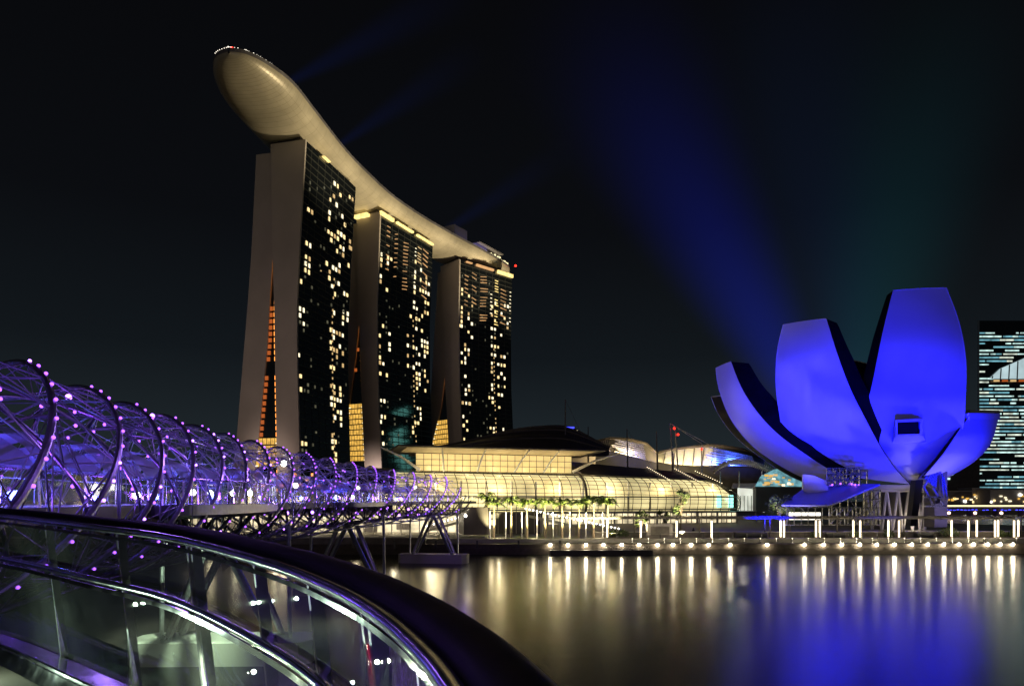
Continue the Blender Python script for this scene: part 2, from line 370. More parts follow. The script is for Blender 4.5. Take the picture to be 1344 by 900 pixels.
T1 = make_tower((400,183), (467,246), ZT, [(400,183),(393,302),(388.5,400),(389,480),(391.5,581),(393,640)], [(355,188),(357,310),(359.7,400),(361,480),(363,581),(364,640)],
   [(356,310),(350,400),(347.5,449),(335,581),(328,640)], [(332.5,201),(326,330),(321,400),(306,581),(299,640)], 312, 'nearest tall hotel tower with a slim orange gap between its two pale legs', lit1, st1)
st2 = lambda y: ('r' if y < 505 else '') + ('l' if 440 < y < 500 and int(y) % 3 == 0 else '')
T2 = make_tower((498,278), (568,321), ZT, [(498,280),(493.7,400),(494,470),(496,540),(499.6,600),(501,640)], [(468,283),(471,420),(474.6,527),(478,600),(480,640)],
   [(470,405),(463.6,468),(456,525),(444,600),(438,640)], [(458,292),(450,400),(440,500),(425,600),(419,640)], 405, 'middle hotel tower with teal reflections and an amber lit atrium at its foot', lit2, st2)
st3 = lambda y: ('r' if y < 530 else '')
T3 = make_tower((602.4,340), (672,362), ZT, [(602.4,341),(601,424),(601.5,500),(604.7,581),(606,640)], [(578,346),(581.8,424),(584,500),(588,571),(590,640)],
   [(583,476),(575,537),(564,583),(556,640)], [(572,350),(567.6,424),(562,520),(556,583),(549,640)], 474, 'farthest hotel tower ending the row beside the open sky', lit3, st3)
def atrium_block(T, y0, y1, sidefrac=1.0):
    o, pt, g, ii, j, k, Ln, zt, e, d = T
    A0 = pt(0, 0, 0)
    z0 = CZ + (H - y1)/F*A0.y; z1 = CZ + (H - y0)/F*A0.y
    nfl = max(3, int((z1 - z0)/3.4)); sh = MB(); sl = MB(); gl = MB()
    for q in range(nfl):
        z = lerp(z0, z1, (q + .5)/nfl); a0, a1 = interp(ii, z) + .2, interp(j, z) - .2; h = (z1 - z0)/nfl
        gl.beam(pt(a0, 2.6, z), pt(a1, 2.6, z), .3, h*.8)
        sl.beam(pt(a0, 2.2, z - h*.5), pt(a1, 2.2, z - h*.5), .5, h*.16)
        nn = max(3, int((a1 - a0)/2.2))
        for i in range(nn + 1): sl.beam(pt(lerp(a0, a1, i/nn), 2.3, z - h*.45), pt(lerp(a0, a1, i/nn), 2.3, z + h*.45), .22)
        for a in (a0 + .8, a1 - .8): sh.beam(pt(a - .7, 1.9, z - h*.3), pt(a + .7, 1.9, z - h*.3), .3, .55)
    gl.build('amber_glass', M['amber'], o); sl.build('atrium_grid', M['mullion'], o); sh.build('terrace_lights', M['win2'], o)
atrium_block(T1, 572, 612); atrium_block(T2, 526, 604); atrium_block(T3, 547, 586)
def crown(T, cols, ledge):
    o, pt, g, ii, j, k, Ln, zt, e, d = T
    for (u, w, v0, v1, step, slant, m) in cols:
        z = zt - v0
        while z > zt - v1:
            a = interp(g, z) - .25; s = u*Ln; dz = random.uniform(-.15, .15)
            if random.random() < .85: MB().beam(pt(a, s - w/2, z + slant + dz), pt(a, s + w/2*random.uniform(.5, 1), z - slant + dz), .3, .5).build('balcony_light', M[m], o)
            z -= step
    for (u0, u1, h, m) in ledge:
        a = interp(g, zt) - .9
        MB().beam(pt(a, u0*Ln, zt - .6), pt(a, u1*Ln, zt - .6), 1.6, h).build('roof_terrace', M[m], o)
W3 = 'win3'
crown(T1, [(.40, 1.0, 60, 62, 3, 0, W3)], [(.30, .42, .5, 'yellow')])
crown(T2, [(.16, 3.5, 6, 34, 3.1, .0, 'brownish'), (.30, 3.5, 8, 36, 3.1, -.5, 'brownish'), (.48, 6, 10, 42, 2.4, -.5, 'brownish'), (.74, 5, 8, 20, 2.0, .2, W3), (.86, 7, 8, 40, 3.2, .6, 'brownish'), (.66, 1.6, 10, 18, 2.4, 0, 'win2'), (.66, 1.6, 26, 40, 2.4, 0, 'win2')],
      [(.0, .22, 2.2, 'yellow'), (.28, .58, 1.3, 'yellow'), (.66, .98, 1.2, 'yellow')])
crown(T3, [(.14, 4, 8, 34, 3.2, .3, 'brownish'), (.28, 5, 8, 36, 3.2, .6, 'brownish'), (.46, 8, 8, 44, 2.3, -.6, 'brownish'), (.60, 2, 20, 44, 3.0, 0, 'win2'), (.70, 4, 8, 44, 2.2, .1, 'yellow'), (.84, 7, 14, 44, 3.0, .4, 'brownish'), (.97, 1.6, 14, 40, 3.0, 0, 'win2')],
      [(.12, .22, .8, 'brownish'), (.30, .62, 1.6, 'brownish'), (.70, 1.0, 2.6, 'yellow')])
for T in (T1, T2, T3):
    o, pt, g, ii, j, k, Ln, zt, e, d = T
    MB().box(pt(10, Ln*.5, zt + 1.6), (13, Ln - 3, 3.6), math.atan2(e.y, e.x)).build('roof_neck', M['roof'], o)
def neck(T, mtl):
    o, pt, g, ii, j, k, Ln, zt, e, d = T
    mb = MB(); mb.box(pt(13, -1.5, zt - .9), (11, 3.5, 1.8), math.atan2(e.y, e.x)); mb.build('end_terrace', M[mtl], o)
neck(T2, 'yellow')

# ------------------------------------------------------------------ boat shaped roof deck on the three towers
sta = [(-124.5,301.5,.5,1.0),(-124.3,303.5,6.2,3.0),(-123.9,308.5,11,5.8),(-123,318,15.6,8.8),(-121.5,330,18.4,11.2),(-119,350,19,12),(-112.4,392,19,12),(-104,425,19,12),(-93.5,457,19,12),(-76.5,492,19,12),(-57,525,19,12),(-36,556,18,11.6),(-18,582,15,10),(-10,593,10,7),(-6,598,3,3)]
sta = [(x, y, hw, D*(.84 if D > 6 else .9)) for x, y, hw, D in sta]
sm = catmull(sta, 5); ZD = 207.0
SK = thing('sky_deck', (-60, 470, 195), 'long beige boat shaped roof deck bridging the three hotel towers', 'roof deck')
rows = []; tops = []; nxs = []
for i, (x, y, hw, D) in enumerate(sm):
    p0, p1 = sm[max(i-1, 0)], sm[min(i+1, len(sm)-1)]
    tt = Vector((p1[0]-p0[0], p1[1]-p0[1], 0)).normalized(); nn = Vector((tt.y, -tt.x, 0)); nxs.append((Vector((x, y, 0)), nn, tt))
    row = []
    for q in range(25):
        a = math.pi*q/24; u = math.cos(a); w = math.sin(a)
        row.append(Vector((x, y, ZD)) + nn*hw*(abs(u)**.82)*(1 if u > 0 else -1) + Vector((0, 0, -D*(w**.9))))
    rows.append(row)
MB().loft(rows, False, False).build('hull', M['hull'], SK, smooth=True)
top = MB(); top.loft([[r[0] + Vector((0, 0, .01)), r[-1] + Vector((0, 0, .01))] for r in rows]); top.build('deck', M['roofgrey'], SK)
# cladding panel joints on the hull and parapet
jt = MB()
for q in (4, 6, 8): jt.tube([r[q] + (r[q] - Vector((r[12].x, r[12].y, ZD))).normalized()*.02 for r in rows[4:-4]], .07, 4)
for r in rows[4:-4:1]: jt.tube([p for p in r[1:24]], .05, 4)
jt.build('panel_joints', mat('darker_joint_metal', (.30, .26, .18), .6), SK)  # joint lines in a darker beige than the cladding
pr = MB()
for sgn, qq in ((1, 0), (-1, 24)):
    pr.loft([[r[qq] + n[1]*sgn*.05, r[qq] + n[1]*sgn*.05 + Vector((0, 0, 1.7)), r[qq] - n[1]*sgn*.45*min(1, s_[2]/4) + Vector((0, 0, 1.7)), r[qq] - n[1]*sgn*.45*min(1, s_[2]/4)] for r, n, s_ in zip(rows, nxs, sm)], True)
pr.build('parapet', M['roofgrey'], SK)
dl = MB()
for i, (c, n, tt) in enumerate(nxs):
    if i % 1 == 0 and i < 38:
        for f in (0, .5):
            j = min(i + 1, len(rows) - 1); p = rows[i][0].lerp(rows[j][0], f) - n*.8
            if random.random() < .6: dl.ball(p + Vector((0, 0, 2.1)), random.choice((.14, .18, .26)), 6, 4)
        if i < 8: dl.ball(rows[i][24] + Vector((0, 0, 2.0)), .2, 6, 4)
dl.build('deck_lights', emit('deck_edge_bulbs', (1, .9, .75), 2.0), SK)
MB().ball((-123.6, 302.6, ZD + 2.0), .75).build('beacon', M['red'], SK)
MB().ball((3, 583, ZD + 2), 1.0).build('beacon', M['red'], SK)
MB().box((-108.5, 352, ZD + 3.2), (7, 26, 6.4), R(-9)).build('lift_core', M['roofgrey'], SK)
MB().box((-45.5, 545, ZD + 9), (12, 17, 18), R(-33)).build('lift_core', M['concrete'], SK)
MB().box((-99, 392, ZD + 1.6), (5, 18, 3.2), R(-10)).build('pavilion', M['roofgrey'], SK)
md = MB(); md.box((-29, 547, ZD + 4.0), (4, 26, 2.2), R(-33)); md.build('terrace_glow', M['poolpurple'], SK)
md = MB()
for i in range(16):
    f = i/15; p = Vector((-19, 556, ZD + 2.6)).lerp(Vector((-4, 581, ZD + 2.6)), f); md.ball(p + Vector((0, 0, random.uniform(0, 2.2))), random.uniform(.5, 1.0), 6, 4)
md.build('garden_lights', emit('garden_lamp', (1, .85, .45), 1.6), SK)
rf = MB(); rf.box((-20, 556, ZD + 6.2), (9, 34, .7), R(-33)); rf.build('terrace_roof', M['roofgrey'], SK)
# floodlights that wash the hull
for (x, y, z, tx, ty, en) in ((0, 318, 150, -106, 322, .62), (0, 355, 110, -98, 372, 1.15), (0, 415, 80, -84, 425, 1.5), (28, 455, 80, -66, 480, 1.5), (60, 500, 80, -38, 530, 1.5), (85, 550, 80, -12, 570, 1.5)):
    lamp('hull_floodlight', 'SPOT', (x, y, z), 8.0e5*en, (1, .83, .52), (tx, ty, 203), spot_size=R(34), spot_blend=1, shadow_soft_size=2)

for (x, y, tx, ty, en) in ((-150, 235, -122, 356, 1.0), (-135, 330, -100, 445, .75), (-95, 420, -55, 533, .75)):
    lamp('tower_floodlight', 'SPOT', (x, y, 14), 8.0e4*en, (1, .77, .66), (tx, ty, 74), spot_size=R(64), spot_blend=1, shadow_soft_size=1)
# ------------------------------------------------------------------ lotus shaped museum
OX, OY = 95.0, 172.0
MU = thing('lotus_museum', (OX, OY, LZ), 'lotus shaped white museum with rising petals under deep blue floodlight', 'museum')
def resample(pts, n):
    pts = [Vector((x, y, 0)) for x, y in pts]; d = [0]
    for a, b_ in zip(pts, pts[1:]): d.append(d[-1] + (b_ - a).length)
    out = []
    for i in range(n):
        s = d[-1]*i/(n-1); k = 0
        while k < len(d) - 2 and d[k+1] < s: k += 1
        f = (s - d[k])/(d[k+1] - d[k]); p = pts[k].lerp(pts[k+1], f); out.append((p.x, p.y))
    return out
def smooth_px(pts): return [(p[0], p[1]) for p in catmull(pts, 6)]
def sheet_pt(px, py, n, prof, y0):
    k = (px - 672)/F
    def f(Y):
        z = CZ + (H - py)/F*Y
        return (k*Y - OX)*n.x + (Y - OY)*n.y - interp(prof, z)
    lo, hi = y0, y0 + 90; Y = lo; fl = f(lo)
    for i in range(1, 181):                       # first crossing coming from the viewer
        Yn = lerp(lo, hi, i/180); fn = f(Yn)
        if fl > 0 >= fn or fl < 0 <= fn:
            a, b_ = Yn - .5, Yn
            for _ in range(30):
                c = (a + b_)/2
                if (f(a) > 0) == (f(c) > 0): a = c
                else: b_ = c
            Y = a; break
        fl = fn
    else: Y = min((lerp(lo, hi, i/180) for i in range(181)), key=lambda q: abs(f(q)))
    return P(px, py, Y)
def petal(alpha, prof, left, right, th, bulge, y0, label, lit=True, skylight=True):
    n = Vector((math.sin(R(alpha)), -math.cos(R(alpha)), 0)); NL, NM = 34, 12
    le = [sheet_pt(x, y, n, prof, y0) for x, y in resample(smooth_px(left), NL)]
    ri = [sheet_pt(x, y, n, prof, y0) for x, y in resample(smooth_px(right), NL)]
    outer = []
    for i, (a, b_) in enumerate(zip(le, ri)):
        bb = bulge*min(1, .25 + i/9); row = []
        for j in range(NM + 1):
            u = j/NM; row.append(a.lerp(b_, u) + n*bb*(1 - (2*u - 1)**2))
        outer.append(row)
    tks = [lerp(th[0], th[1], min(1, i/(NL-1)/.62)) if i/(NL-1) < .62 else lerp(th[1], th[2], min(1, (i/(NL-1) - .62)/.1)) for i in range(NL)]
    ax = Vector((OX, OY, 0))
    inner = [[p - n*tk*.97 + Vector((0, 0, -.2 if i == 0 else .25*tk*min(1, i/8))) for p in row] for i, (row, tk) in enumerate(zip(outer, tks))]
    pe = MB().loft(outer).build('petal', M['petal'] if lit else M['petaldark'], MU, smooth=True, label=label)  # unlit petals take the near-black material, their shade is in the colour
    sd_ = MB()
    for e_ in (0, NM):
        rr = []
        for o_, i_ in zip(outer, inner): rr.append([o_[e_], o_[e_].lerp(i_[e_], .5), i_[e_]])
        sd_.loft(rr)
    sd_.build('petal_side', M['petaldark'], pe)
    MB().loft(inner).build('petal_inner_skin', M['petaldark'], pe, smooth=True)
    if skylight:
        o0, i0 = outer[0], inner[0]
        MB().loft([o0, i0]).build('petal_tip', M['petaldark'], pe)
    # thin pale rim along both edges
    rm = MB()
    for e_ in (0, NM): rm.tube([r[e_] for r in outer], .10, 5)
    rm.tube(outer[0], .10, 5)
    rm.build('rim', M['petal'], pe)
    return pe, outer, inner, n
# profiles: radius from the museum axis against height
pC = [(11.5, 3), (13, 8), (16, 13), (22, 18), (32, 20.5), (45, 19.5), (60, 15)]
pB = [(11.5, 3), (13, 9), (16, 16), (22, 24), (32, 31), (42, 34.5), (52, 36)]
pA = [(11.5, 3), (13.5, 12), (16, 21), (22, 30), (30, 36.5), (38, 40.5), (46, 43)]
pE = [(11.5, 3), (13.5, 12), (16, 21), (22, 30), (30, 37), (40, 43)]
pD = [(11.5, 3), (13.5, 8.5), (16, 13.5), (20, 17), (24, 18), (30, 18.3), (34, 18.3)]
petal(-3, pC, [(1172.5,381),(1159,435.5),(1146,500),(1137,549),(1156,587),(1174,613),(1195,634)], [(1242,377.5),(1259,424),(1267.5,473),(1267,519),(1263,564),(1246,605),(1214,634)], (3, 6, 1), 1.6, 120, 'tallest petal facing the water with a flat cut top')
petal(-52, pB, [(1028,426),(1020,462),(1018.5,503.5),(1023,541),(1031,573),(1062,599),(1112,625)], [(1084,418),(1099,466),(1116,511),(1136.7,552),(1156,588),(1174,614),(1193,635)], (5, 8, .5), 1.6, 110, 'second tallest petal leaning left with a dark side')
petal(-78, pA, [(939.5,483),(944,511),(959,549),(985.6,583),(1016,605.6),(1050,624.5),(1085,637)], [(959,474.5),(974,511),(997,545),(1023,571.6),(1053.6,594),(1086,615),(1120,632)], (5, 8, 5), .5, 120, 'long low crescent petal reaching far left')
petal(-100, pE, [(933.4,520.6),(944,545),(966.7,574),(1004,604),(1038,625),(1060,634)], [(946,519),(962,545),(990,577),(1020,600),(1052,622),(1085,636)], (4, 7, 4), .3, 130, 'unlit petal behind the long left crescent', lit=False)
peD, oD, iD, nD = petal(40, pD, [(1270,549),(1258,566),(1236,598),(1206,632)], [(1310,549),(1299,583),(1273,609),(1228,634)], (.4, .4, .3), 1.0, 120, 'short petal on the right with an open skylight', skylight=False)
# skylight of the short right petal: dark glass set in a raised rim
a_, b_ = oD[0][0], oD[0][-1]; c_, d_ = b_ + Vector((3.4, 5, 1.4)), a_ + Vector((3.4, 5, 1.4))
up = Vector((0, 0, .5))
fr = MB()
for u, v in ((a_, b_), (b_, c_), (c_, d_), (d_, a_)): fr.beam(u + up, v + up, .8, 1.4)
fr.build('skylight_rim', M['petal'], peD)
MB().loft([[a_ + up*.4, b_ + up*.4], [d_ + up*.5, c_ + up*.5]]).build('skylight_glass', M['glassdark'], peD)
# two hidden-side petals that close the flower behind
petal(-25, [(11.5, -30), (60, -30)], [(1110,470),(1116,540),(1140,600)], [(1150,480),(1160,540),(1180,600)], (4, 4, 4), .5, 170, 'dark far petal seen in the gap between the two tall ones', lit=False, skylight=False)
# dark window box on the tall petal, with flaring cheeks
wy = 150.2
def wq(x, y, Y): return P(x, y, Y)
bx = MB()
o4 = [wq(1175.5, 551, 148.2), wq(1211, 549, 148.2), wq(1211, 571, 149.0), wq(1175.5, 572, 149.0)]
bk = [wq(1174.5, 549.5, 157), wq(1212, 547, 157), wq(1224, 592, 157), wq(1167.5, 588, 157)]
i4 = [wq(1178, 554, 148.15), wq(1207.5, 553, 148.15), wq(1207.5, 569, 148.95), wq(1178, 570, 148.95)]
for q in range(4):
    r_ = (q + 1) % 4
    bx.face([o4[q], o4[r_], i4[r_], i4[q]]); bx.face([o4[r_], o4[q], bk[q], bk[r_]])
wb = bx.build('window_box', M['petal'], MU)
MB().face([p + Vector((0, .6, 0)) for p in i4]).build('window_glass', M['petaldark'], wb)
# underside bowl
rows = []
for r_, z in ((2, 12.2), (7, 12.0), (10, 12.8), (12, 13.6)):
    rows.append([(OX + r_*math.cos(2*math.pi*q/40), OY + r_*math.sin(2*math.pi*q/40), z) for q in range(40)])
MB().loft(rows, True, True).build('underside_bowl', M['petal'], MU, smooth=True)
# base: white zig-zag columns round a core
core = MB(); core.loft([[(OX + 5*math.cos(2*math.pi*q/24), OY + 3 + 5*math.sin(2*math.pi*q/24), z) for q in range(24)] for z in (LZ, 12.4)], True)
core.build('core', M['roofgrey'], MU)
for q in range(9):
    a0 = R(200 + q*17.5); a1 = R(200 + q*17.5 + 8.75); a2 = R(200 + (q+1)*17.5)
    c0 = Vector((OX + 8*math.cos(a0), OY + 8*math.sin(a0), 12.4)); c1 = Vector((OX + 7.4*math.cos(a1), OY + 7.4*math.sin(a1), LZ)); c2 = Vector((OX + 8*math.cos(a2), OY + 8*math.sin(a2), 12.4))
    MB().tube([c0, c1], .32, 8).build('column', M['white'], MU); MB().tube([c1, c2], .32, 8).build('column', M['white'], MU)
rg = MB(); rg.tube([(OX + 8*math.cos(R(a)), OY + 8*math.sin(R(a)), 12.3) for a in range(195, 372, 6)], .4, 6); rg.build('ring_beam', M['white'], MU)
# black leaning prop
MB().prism([P(1195, 690, 152), P(1203, 690, 152), P(1212, 629, 150), P(1202, 630, 150)], (0.3, 2.4, 0)).build('leaning_prop', M['black'], MU)
# stair tower on the right of the base
st = thing('stair_tower', P(1226, 694, 158), 'grey steel stair tower with braces under the right side of the lotus', 'tower')
g_ = MB(); g_.box(P(1228, 655, 156.5), (3.4, 3, 12.6), .2); g_.build('shaft', M['roofgrey'], st)
g_ = MB()
for (x0, y0, x1, y1) in ((1212,640,1222,622),(1212,622,1236,622),(1236,622,1238,650),(1212,652,1238,652),(1213,640,1224,662),(1214,664,1240,664),(1224,640,1240,664),(1238,625,1243,655)):
    g_.beam(P(x0, y0, 153.5), P(x1, y1, 153.5), .35)
g_.build('brace_frame', M['steel'], st)
g_ = MB(); g_.prism([P(1213, 628, 153.6), P(1223, 617, 153.6), P(1231, 619, 153.6), P(1229, 640, 153.6), P(1220, 634, 153.6)], (0, 2.5, 0)); g_.build('landing_hood', M['steel'], st)

# entry pavilion with folded roof and steel lattice
pv = thing('entry_pavilion', P(1100, 692, 150), 'entry pavilion with sloped folded roof and steel lattice under the lotus', 'pavilion')
PX = lambda x, y, Y: P(1020 + x/4.148, 580 + y/4.148, Y)
rfm = MB()
q0 = [PX(25, 350, 147), PX(285, 352, 143), PX(560, 236, 143), PX(300, 238, 152), PX(150, 255, 154)]
rfm.prism(q0, (0, 0, .35)); rfm.build('folded_roof', mat('pavilion_roof_metal', (.42, .42, .44), .45, .3, noise=.1, scale=.5), pv)
rfm = MB(); rfm.prism([PX(143, 175, 151), PX(200, 182, 150), PX(278, 216, 149), PX(278, 262, 149), PX(175, 282, 150), PX(143, 260, 151)], (.6, 2.2, 0)); rfm.build('roof_fin', M['white'], pv)
def lattice(name, x0, y0, x1, y1, Y, nx, ny, rr, par, brace=.6):
    mb = MB()
    for i in range(nx + 1):
        x = lerp(x0, x1, i/nx); mb.beam(PX(x, y0, Y), PX(x, y1, Y), rr)
    for j in range(ny + 1):
        y = lerp(y0, y1, j/ny); mb.beam(PX(x0, y, Y), PX(x1, y, Y), rr)
    for i in range(nx):
        for j in range(ny):
            if random.random() < brace:
                xa, xb, ya, yb = lerp(x0, x1, i/nx), lerp(x0, x1, (i+1)/nx), lerp(y0, y1, j/ny), lerp(y0, y1, (j+1)/ny)
                if random.random() < .5: xa, xb = xb, xa
                mb.beam(PX(xa, ya, Y), PX(xb, yb, Y), rr*.8)
    return mb.build(name, M['steel'], par)
lattice('upper_lattice', 272, 142, 450, 236, 147, 5, 3, .22, pv, .8); lattice('upper_lattice', 275, 150, 490, 236, 151, 5, 3, .22, pv, .5)
lattice('front_lattice', 285, 356, 540, 450, 144.5, 6, 2, .25, pv, .8); lattice('front_lattice', 15, 356, 285, 450, 146, 7, 2, .12, pv, .15)
lattice('rear_lattice', 300, 262, 562, 450, 150, 6, 4, .22, pv, .6)
MB().box(PX(150, 402, 150), (6.5, 1, 1.6)).build('reception_glow', emit('reception_light', (1, .93, .8), 2.2, .4, .5), pv)
bl = MB()
for x, y in ((300, 232), (345, 226), (425, 232), (445, 234), (405, 228)): bl.ball(PX(x, y, 146.5), .22, 6, 4)
bl.build('blue_lamps', M['purple'], pv)
# blue floodlights of the museum
BL = (.0015, .003, 1.0)
lamp('museum_floodlight', 'SPOT', (60, 104, 3), 4.8e5, BL, (79, 150, 31), spot_size=R(48), spot_blend=1, shadow_soft_size=1)
lamp('museum_floodlight', 'SPOT', (112, 112, 3), 2.5e5, BL, (99, 152, 26), spot_size=R(43), spot_blend=1, shadow_soft_size=1)
lamp('museum_floodlight', 'SPOT', (44, 120, 3), 3.2e5, BL, (62, 160, 28), spot_size=R(46), spot_blend=1, shadow_soft_size=1)
lamp('museum_floodlight', 'SPOT', (128, 116, 3), 1.1e5, BL, (110, 156, 24), spot_size=R(34), spot_blend=1, shadow_soft_size=1)
lamp('museum_uplight', 'SPOT', (58, 140, 3.2), 1.1e4, (.34, .30, 1), (64, 165, 26), spot_size=R(90), spot_blend=1, shadow_soft_size=1)
lamp('museum_uplight', 'SPOT', (98, 146, 3.2), 8e3, (.5, .42, 1), (98, 160, 18), spot_size=R(110), spot_blend=1, shadow_soft_size=1)
lamp('museum_base_light', 'POINT', (OX, OY - 11, 4.5), 500, (1, .82, .6), shadow_soft_size=.4)

# ------------------------------------------------------------------ shopping arcade with glass vault
M0 = Vector((P(520, 0, 186).x, 186, 0)); M1 = Vector((P(985, 0, 222).x, 222, 0)); dm = (M1 - M0).normalized(); om = Vector((dm.y, -dm.x, 0))
ML = thing('glass_vault_hall', (20, 200, LZ), 'long yellow lit hall with curved glass vault behind the palm row', 'hall')
LT = (M1 - M0).length
def base_s(px):
    k = (px - 672)/F; return (k*M0.y - M0.x)/(dm.x - k*dm.y)
arc = [(0, 0), (.5, .16), (.7, .34), (.4, .52), (-.5, .69), (-2.4, .84), (-5.4, .95), (-9, 1.0)]
arcS = catmull(arc, 3)
sC, sW, sE = base_s(520), base_s(768), base_s(952)
ztop_s = lambda s: interp([(0, 18.6), (sW, 18.2), (sE, 16.6), (LT, 13.5)], s)
def vault_row(s, off=0.0):
    # the far right end sweeps back in a rounded nose
    B0 = M0 + dm*s; o_ = om
    if s > sE:
        f = (s - sE)/(LT - sE); ang = f*R(70); rad = LT - sE
        B0 = M0 + dm*(sE + rad*math.sin(ang)) - om*(rad*.9*(1 - math.cos(ang)))
        o_ = (om*math.cos(ang) + dm*math.sin(ang))
    zt = ztop_s(min(s, LT)); zb = 6.6
    return [B0 + o_*(o - off) + Vector((0, 0, zb + (zt - off*.5 - zb)*h)) for o, h in arcS]
NS = 40; ss = [LT*i/NS for i in range(NS + 1)]
ss += [LT + (LT - sE)*.15*i for i in (1, 2)]
mu = MB(); hz = MB()
vr = [vault_row(s) for s in ss]
for r_ in vr: mu.tube(r_, .10, 5)
for q in range(0, len(vr[0]), 2): hz.tube([r_[q] for r_ in vr], .07, 4)
MB().loft(vr).build('vault_glass', M['vaultglass'], ML, smooth=True)
mu.build('vault_ribs', M['mullion'], ML); hz.build('vault_purlins', M['mullion'], ML)
MB().tube(vault_row(sW, -.35), .42, 6).build('vault_rib', M['roof'], ML)
# lit interior behind the glass: shop fronts, slabs, columns
wallm = emit('hall_interior_glow', (1, .85, .45), .95, .55, .09, base=(.6, .5, .3))  # back wall glows by itself, standing in for the lit shops
iw = MB()
def inner_row(s):
    q = 1.0 if s < sW else (lerp(1, .45, (s - sW)/(sE - sW)) if s < sE else .42)
    return [vault_row(s, 6.5*q)[0], vault_row(s, 6.5*q)[7], vault_row(s, 4.0*q)[12], vault_row(s, 2.0*q)[17], vault_row(s, 1.3*q)[-1]]
iw.loft([inner_row(s) for s in ss])
iw.build('interior_wall', wallm, ML)
fl = MB()
for zf in (6.9, 10.8):
    fl.loft([[vault_row(s, .9)[2].xy.to_3d() + Vector((0, 0, zf)), vault_row(s, 6.4)[2].xy.to_3d() + Vector((0, 0, zf)), vault_row(s, 6.4)[2].xy.to_3d() + Vector((0, 0, zf + .4)), vault_row(s, .9)[2].xy.to_3d() + Vector((0, 0, zf + .4))] for s in ss], True)
fl.build('floor_slab', M['concrete'], ML)
for i in range(14):
    s = LT*(i + .5)/15; p = vault_row(s, 4.5)[2]
    MB().tube([(p.x, p.y, 6.7), (p.x, p.y, 15.5)], .35, 8).build('interior_column', M['white'], ML)
for i in range(9):
    s = sW - 6 + (LT - sW)*i/9; p = vault_row(s, 5.6)[2]
    MB().box((p.x, p.y, random.choice((9, 12.6))), (random.uniform(1, 2.6), .4, random.uniform(1.6, 3)), math.atan2(dm.y, dm.x)).build('shop_window', random.choice((M['win2'], M['shop'], M['win1'])), ML)
for i, px in enumerate((948, 966)):
    p = vault_row(base_s(px), 2.2)[4]; MB().box((p.x, p.y, 9.6), (1.6, .4, 4), math.atan2(dm.y, dm.x)).build('screen', emit('teal_screen', (.35, 1, .95), 2.0), ML)
for s in (12, 30, 48, 66, 84, 102):
    p = vault_row(min(s, LT), 3)[8]; lamp('hall_interior_light', 'POINT', (p.x, p.y, 13.5), 1500, (1, .82, .48), shadow_soft_size=1.5)
p = vault_row(sE + 4, 2)[3]; lamp('hall_teal_light', 'POINT', (p.x, p.y, 10), 900, (.3, 1, .9), shadow_soft_size=1)
# dark lid panels over the right wing
lid = MB(); rr = []
for s in [lerp(sW + 2, LT + 6, i/14) for i in range(15)]:
    r_ = vault_row(s); a = r_[-3] + Vector((0, 0, .15)); zt = ztop_s(min(s, LT)); f = (s - sW)/(LT - sW)
    rr.append([a, r_[-1] + Vector((0, 0, .8)), r_[-1] - om*7 + Vector((0, 0, lerp(4.2, 2.2, f))), r_[-1] - om*16 + Vector((0, 0, lerp(5.2, 2.6, f))), r_[-1] - om*30 + Vector((0, 0, lerp(3.2, 1.5, f)))])
lid.loft(rr); lid.build('roof_panels', M['roofgrey'], ML, smooth=True)
for s in (lerp(sW, LT, .52), lerp(sW, LT, .70), lerp(sW, LT, .86)):
    r_ = vault_row(s)
    bb = MB()
    for q in range(13): bb.ball((r_[-6] + Vector((0, 0, .5))).lerp(r_[-1] - om*8 + Vector((0, 0, 3.8)), q/12), .13, 5, 3)
    bb.build('roof_light_string', M['wcol'], ML)
# lower storey under the vault: lit shop front with columns
lo = MB(); lo.loft([[M0 + dm*s - om*2 + Vector((0, 0, z)) for z in (LZ + .1, 6.5)] for s in (0, LT*.25, LT*.5, LT*.75, LT - 4)]); lo.build('shop_front', M['shop'], ML)
sf = MB()
for i in range(60): sf.beam(M0 + dm*(LT - 4)*i/59 - om*1.85 + Vector((0, 0, LZ)), M0 + dm*(LT - 4)*i/59 - om*1.85 + Vector((0, 0, 6.5)), .22)
sf.beam(M0 - om*1.85 + Vector((0, 0, 4.6)), M0 + dm*(LT - 4) - om*1.85 + Vector((0, 0, 4.6)), .25); sf.build('shop_mullions', M['mullion'], ML)
MB().loft([[M0 + dm*s + om*o + Vector((0, 0, z)) for o, z in ((-4, 6.55), (3.4, 6.45), (3.4, 6.05), (-4, 6.05))] for s in (-2, LT*.5, LT + 2)], True, True).build('awning', M['roofgrey'], ML)
for i in range(17):
    p = M0 + dm*(LT*i/16) + om*2.6; MB().tube([(p.x, p.y, LZ), (p.x, p.y, 6.1)], .3, 8).build('column', M['concrete'], ML)
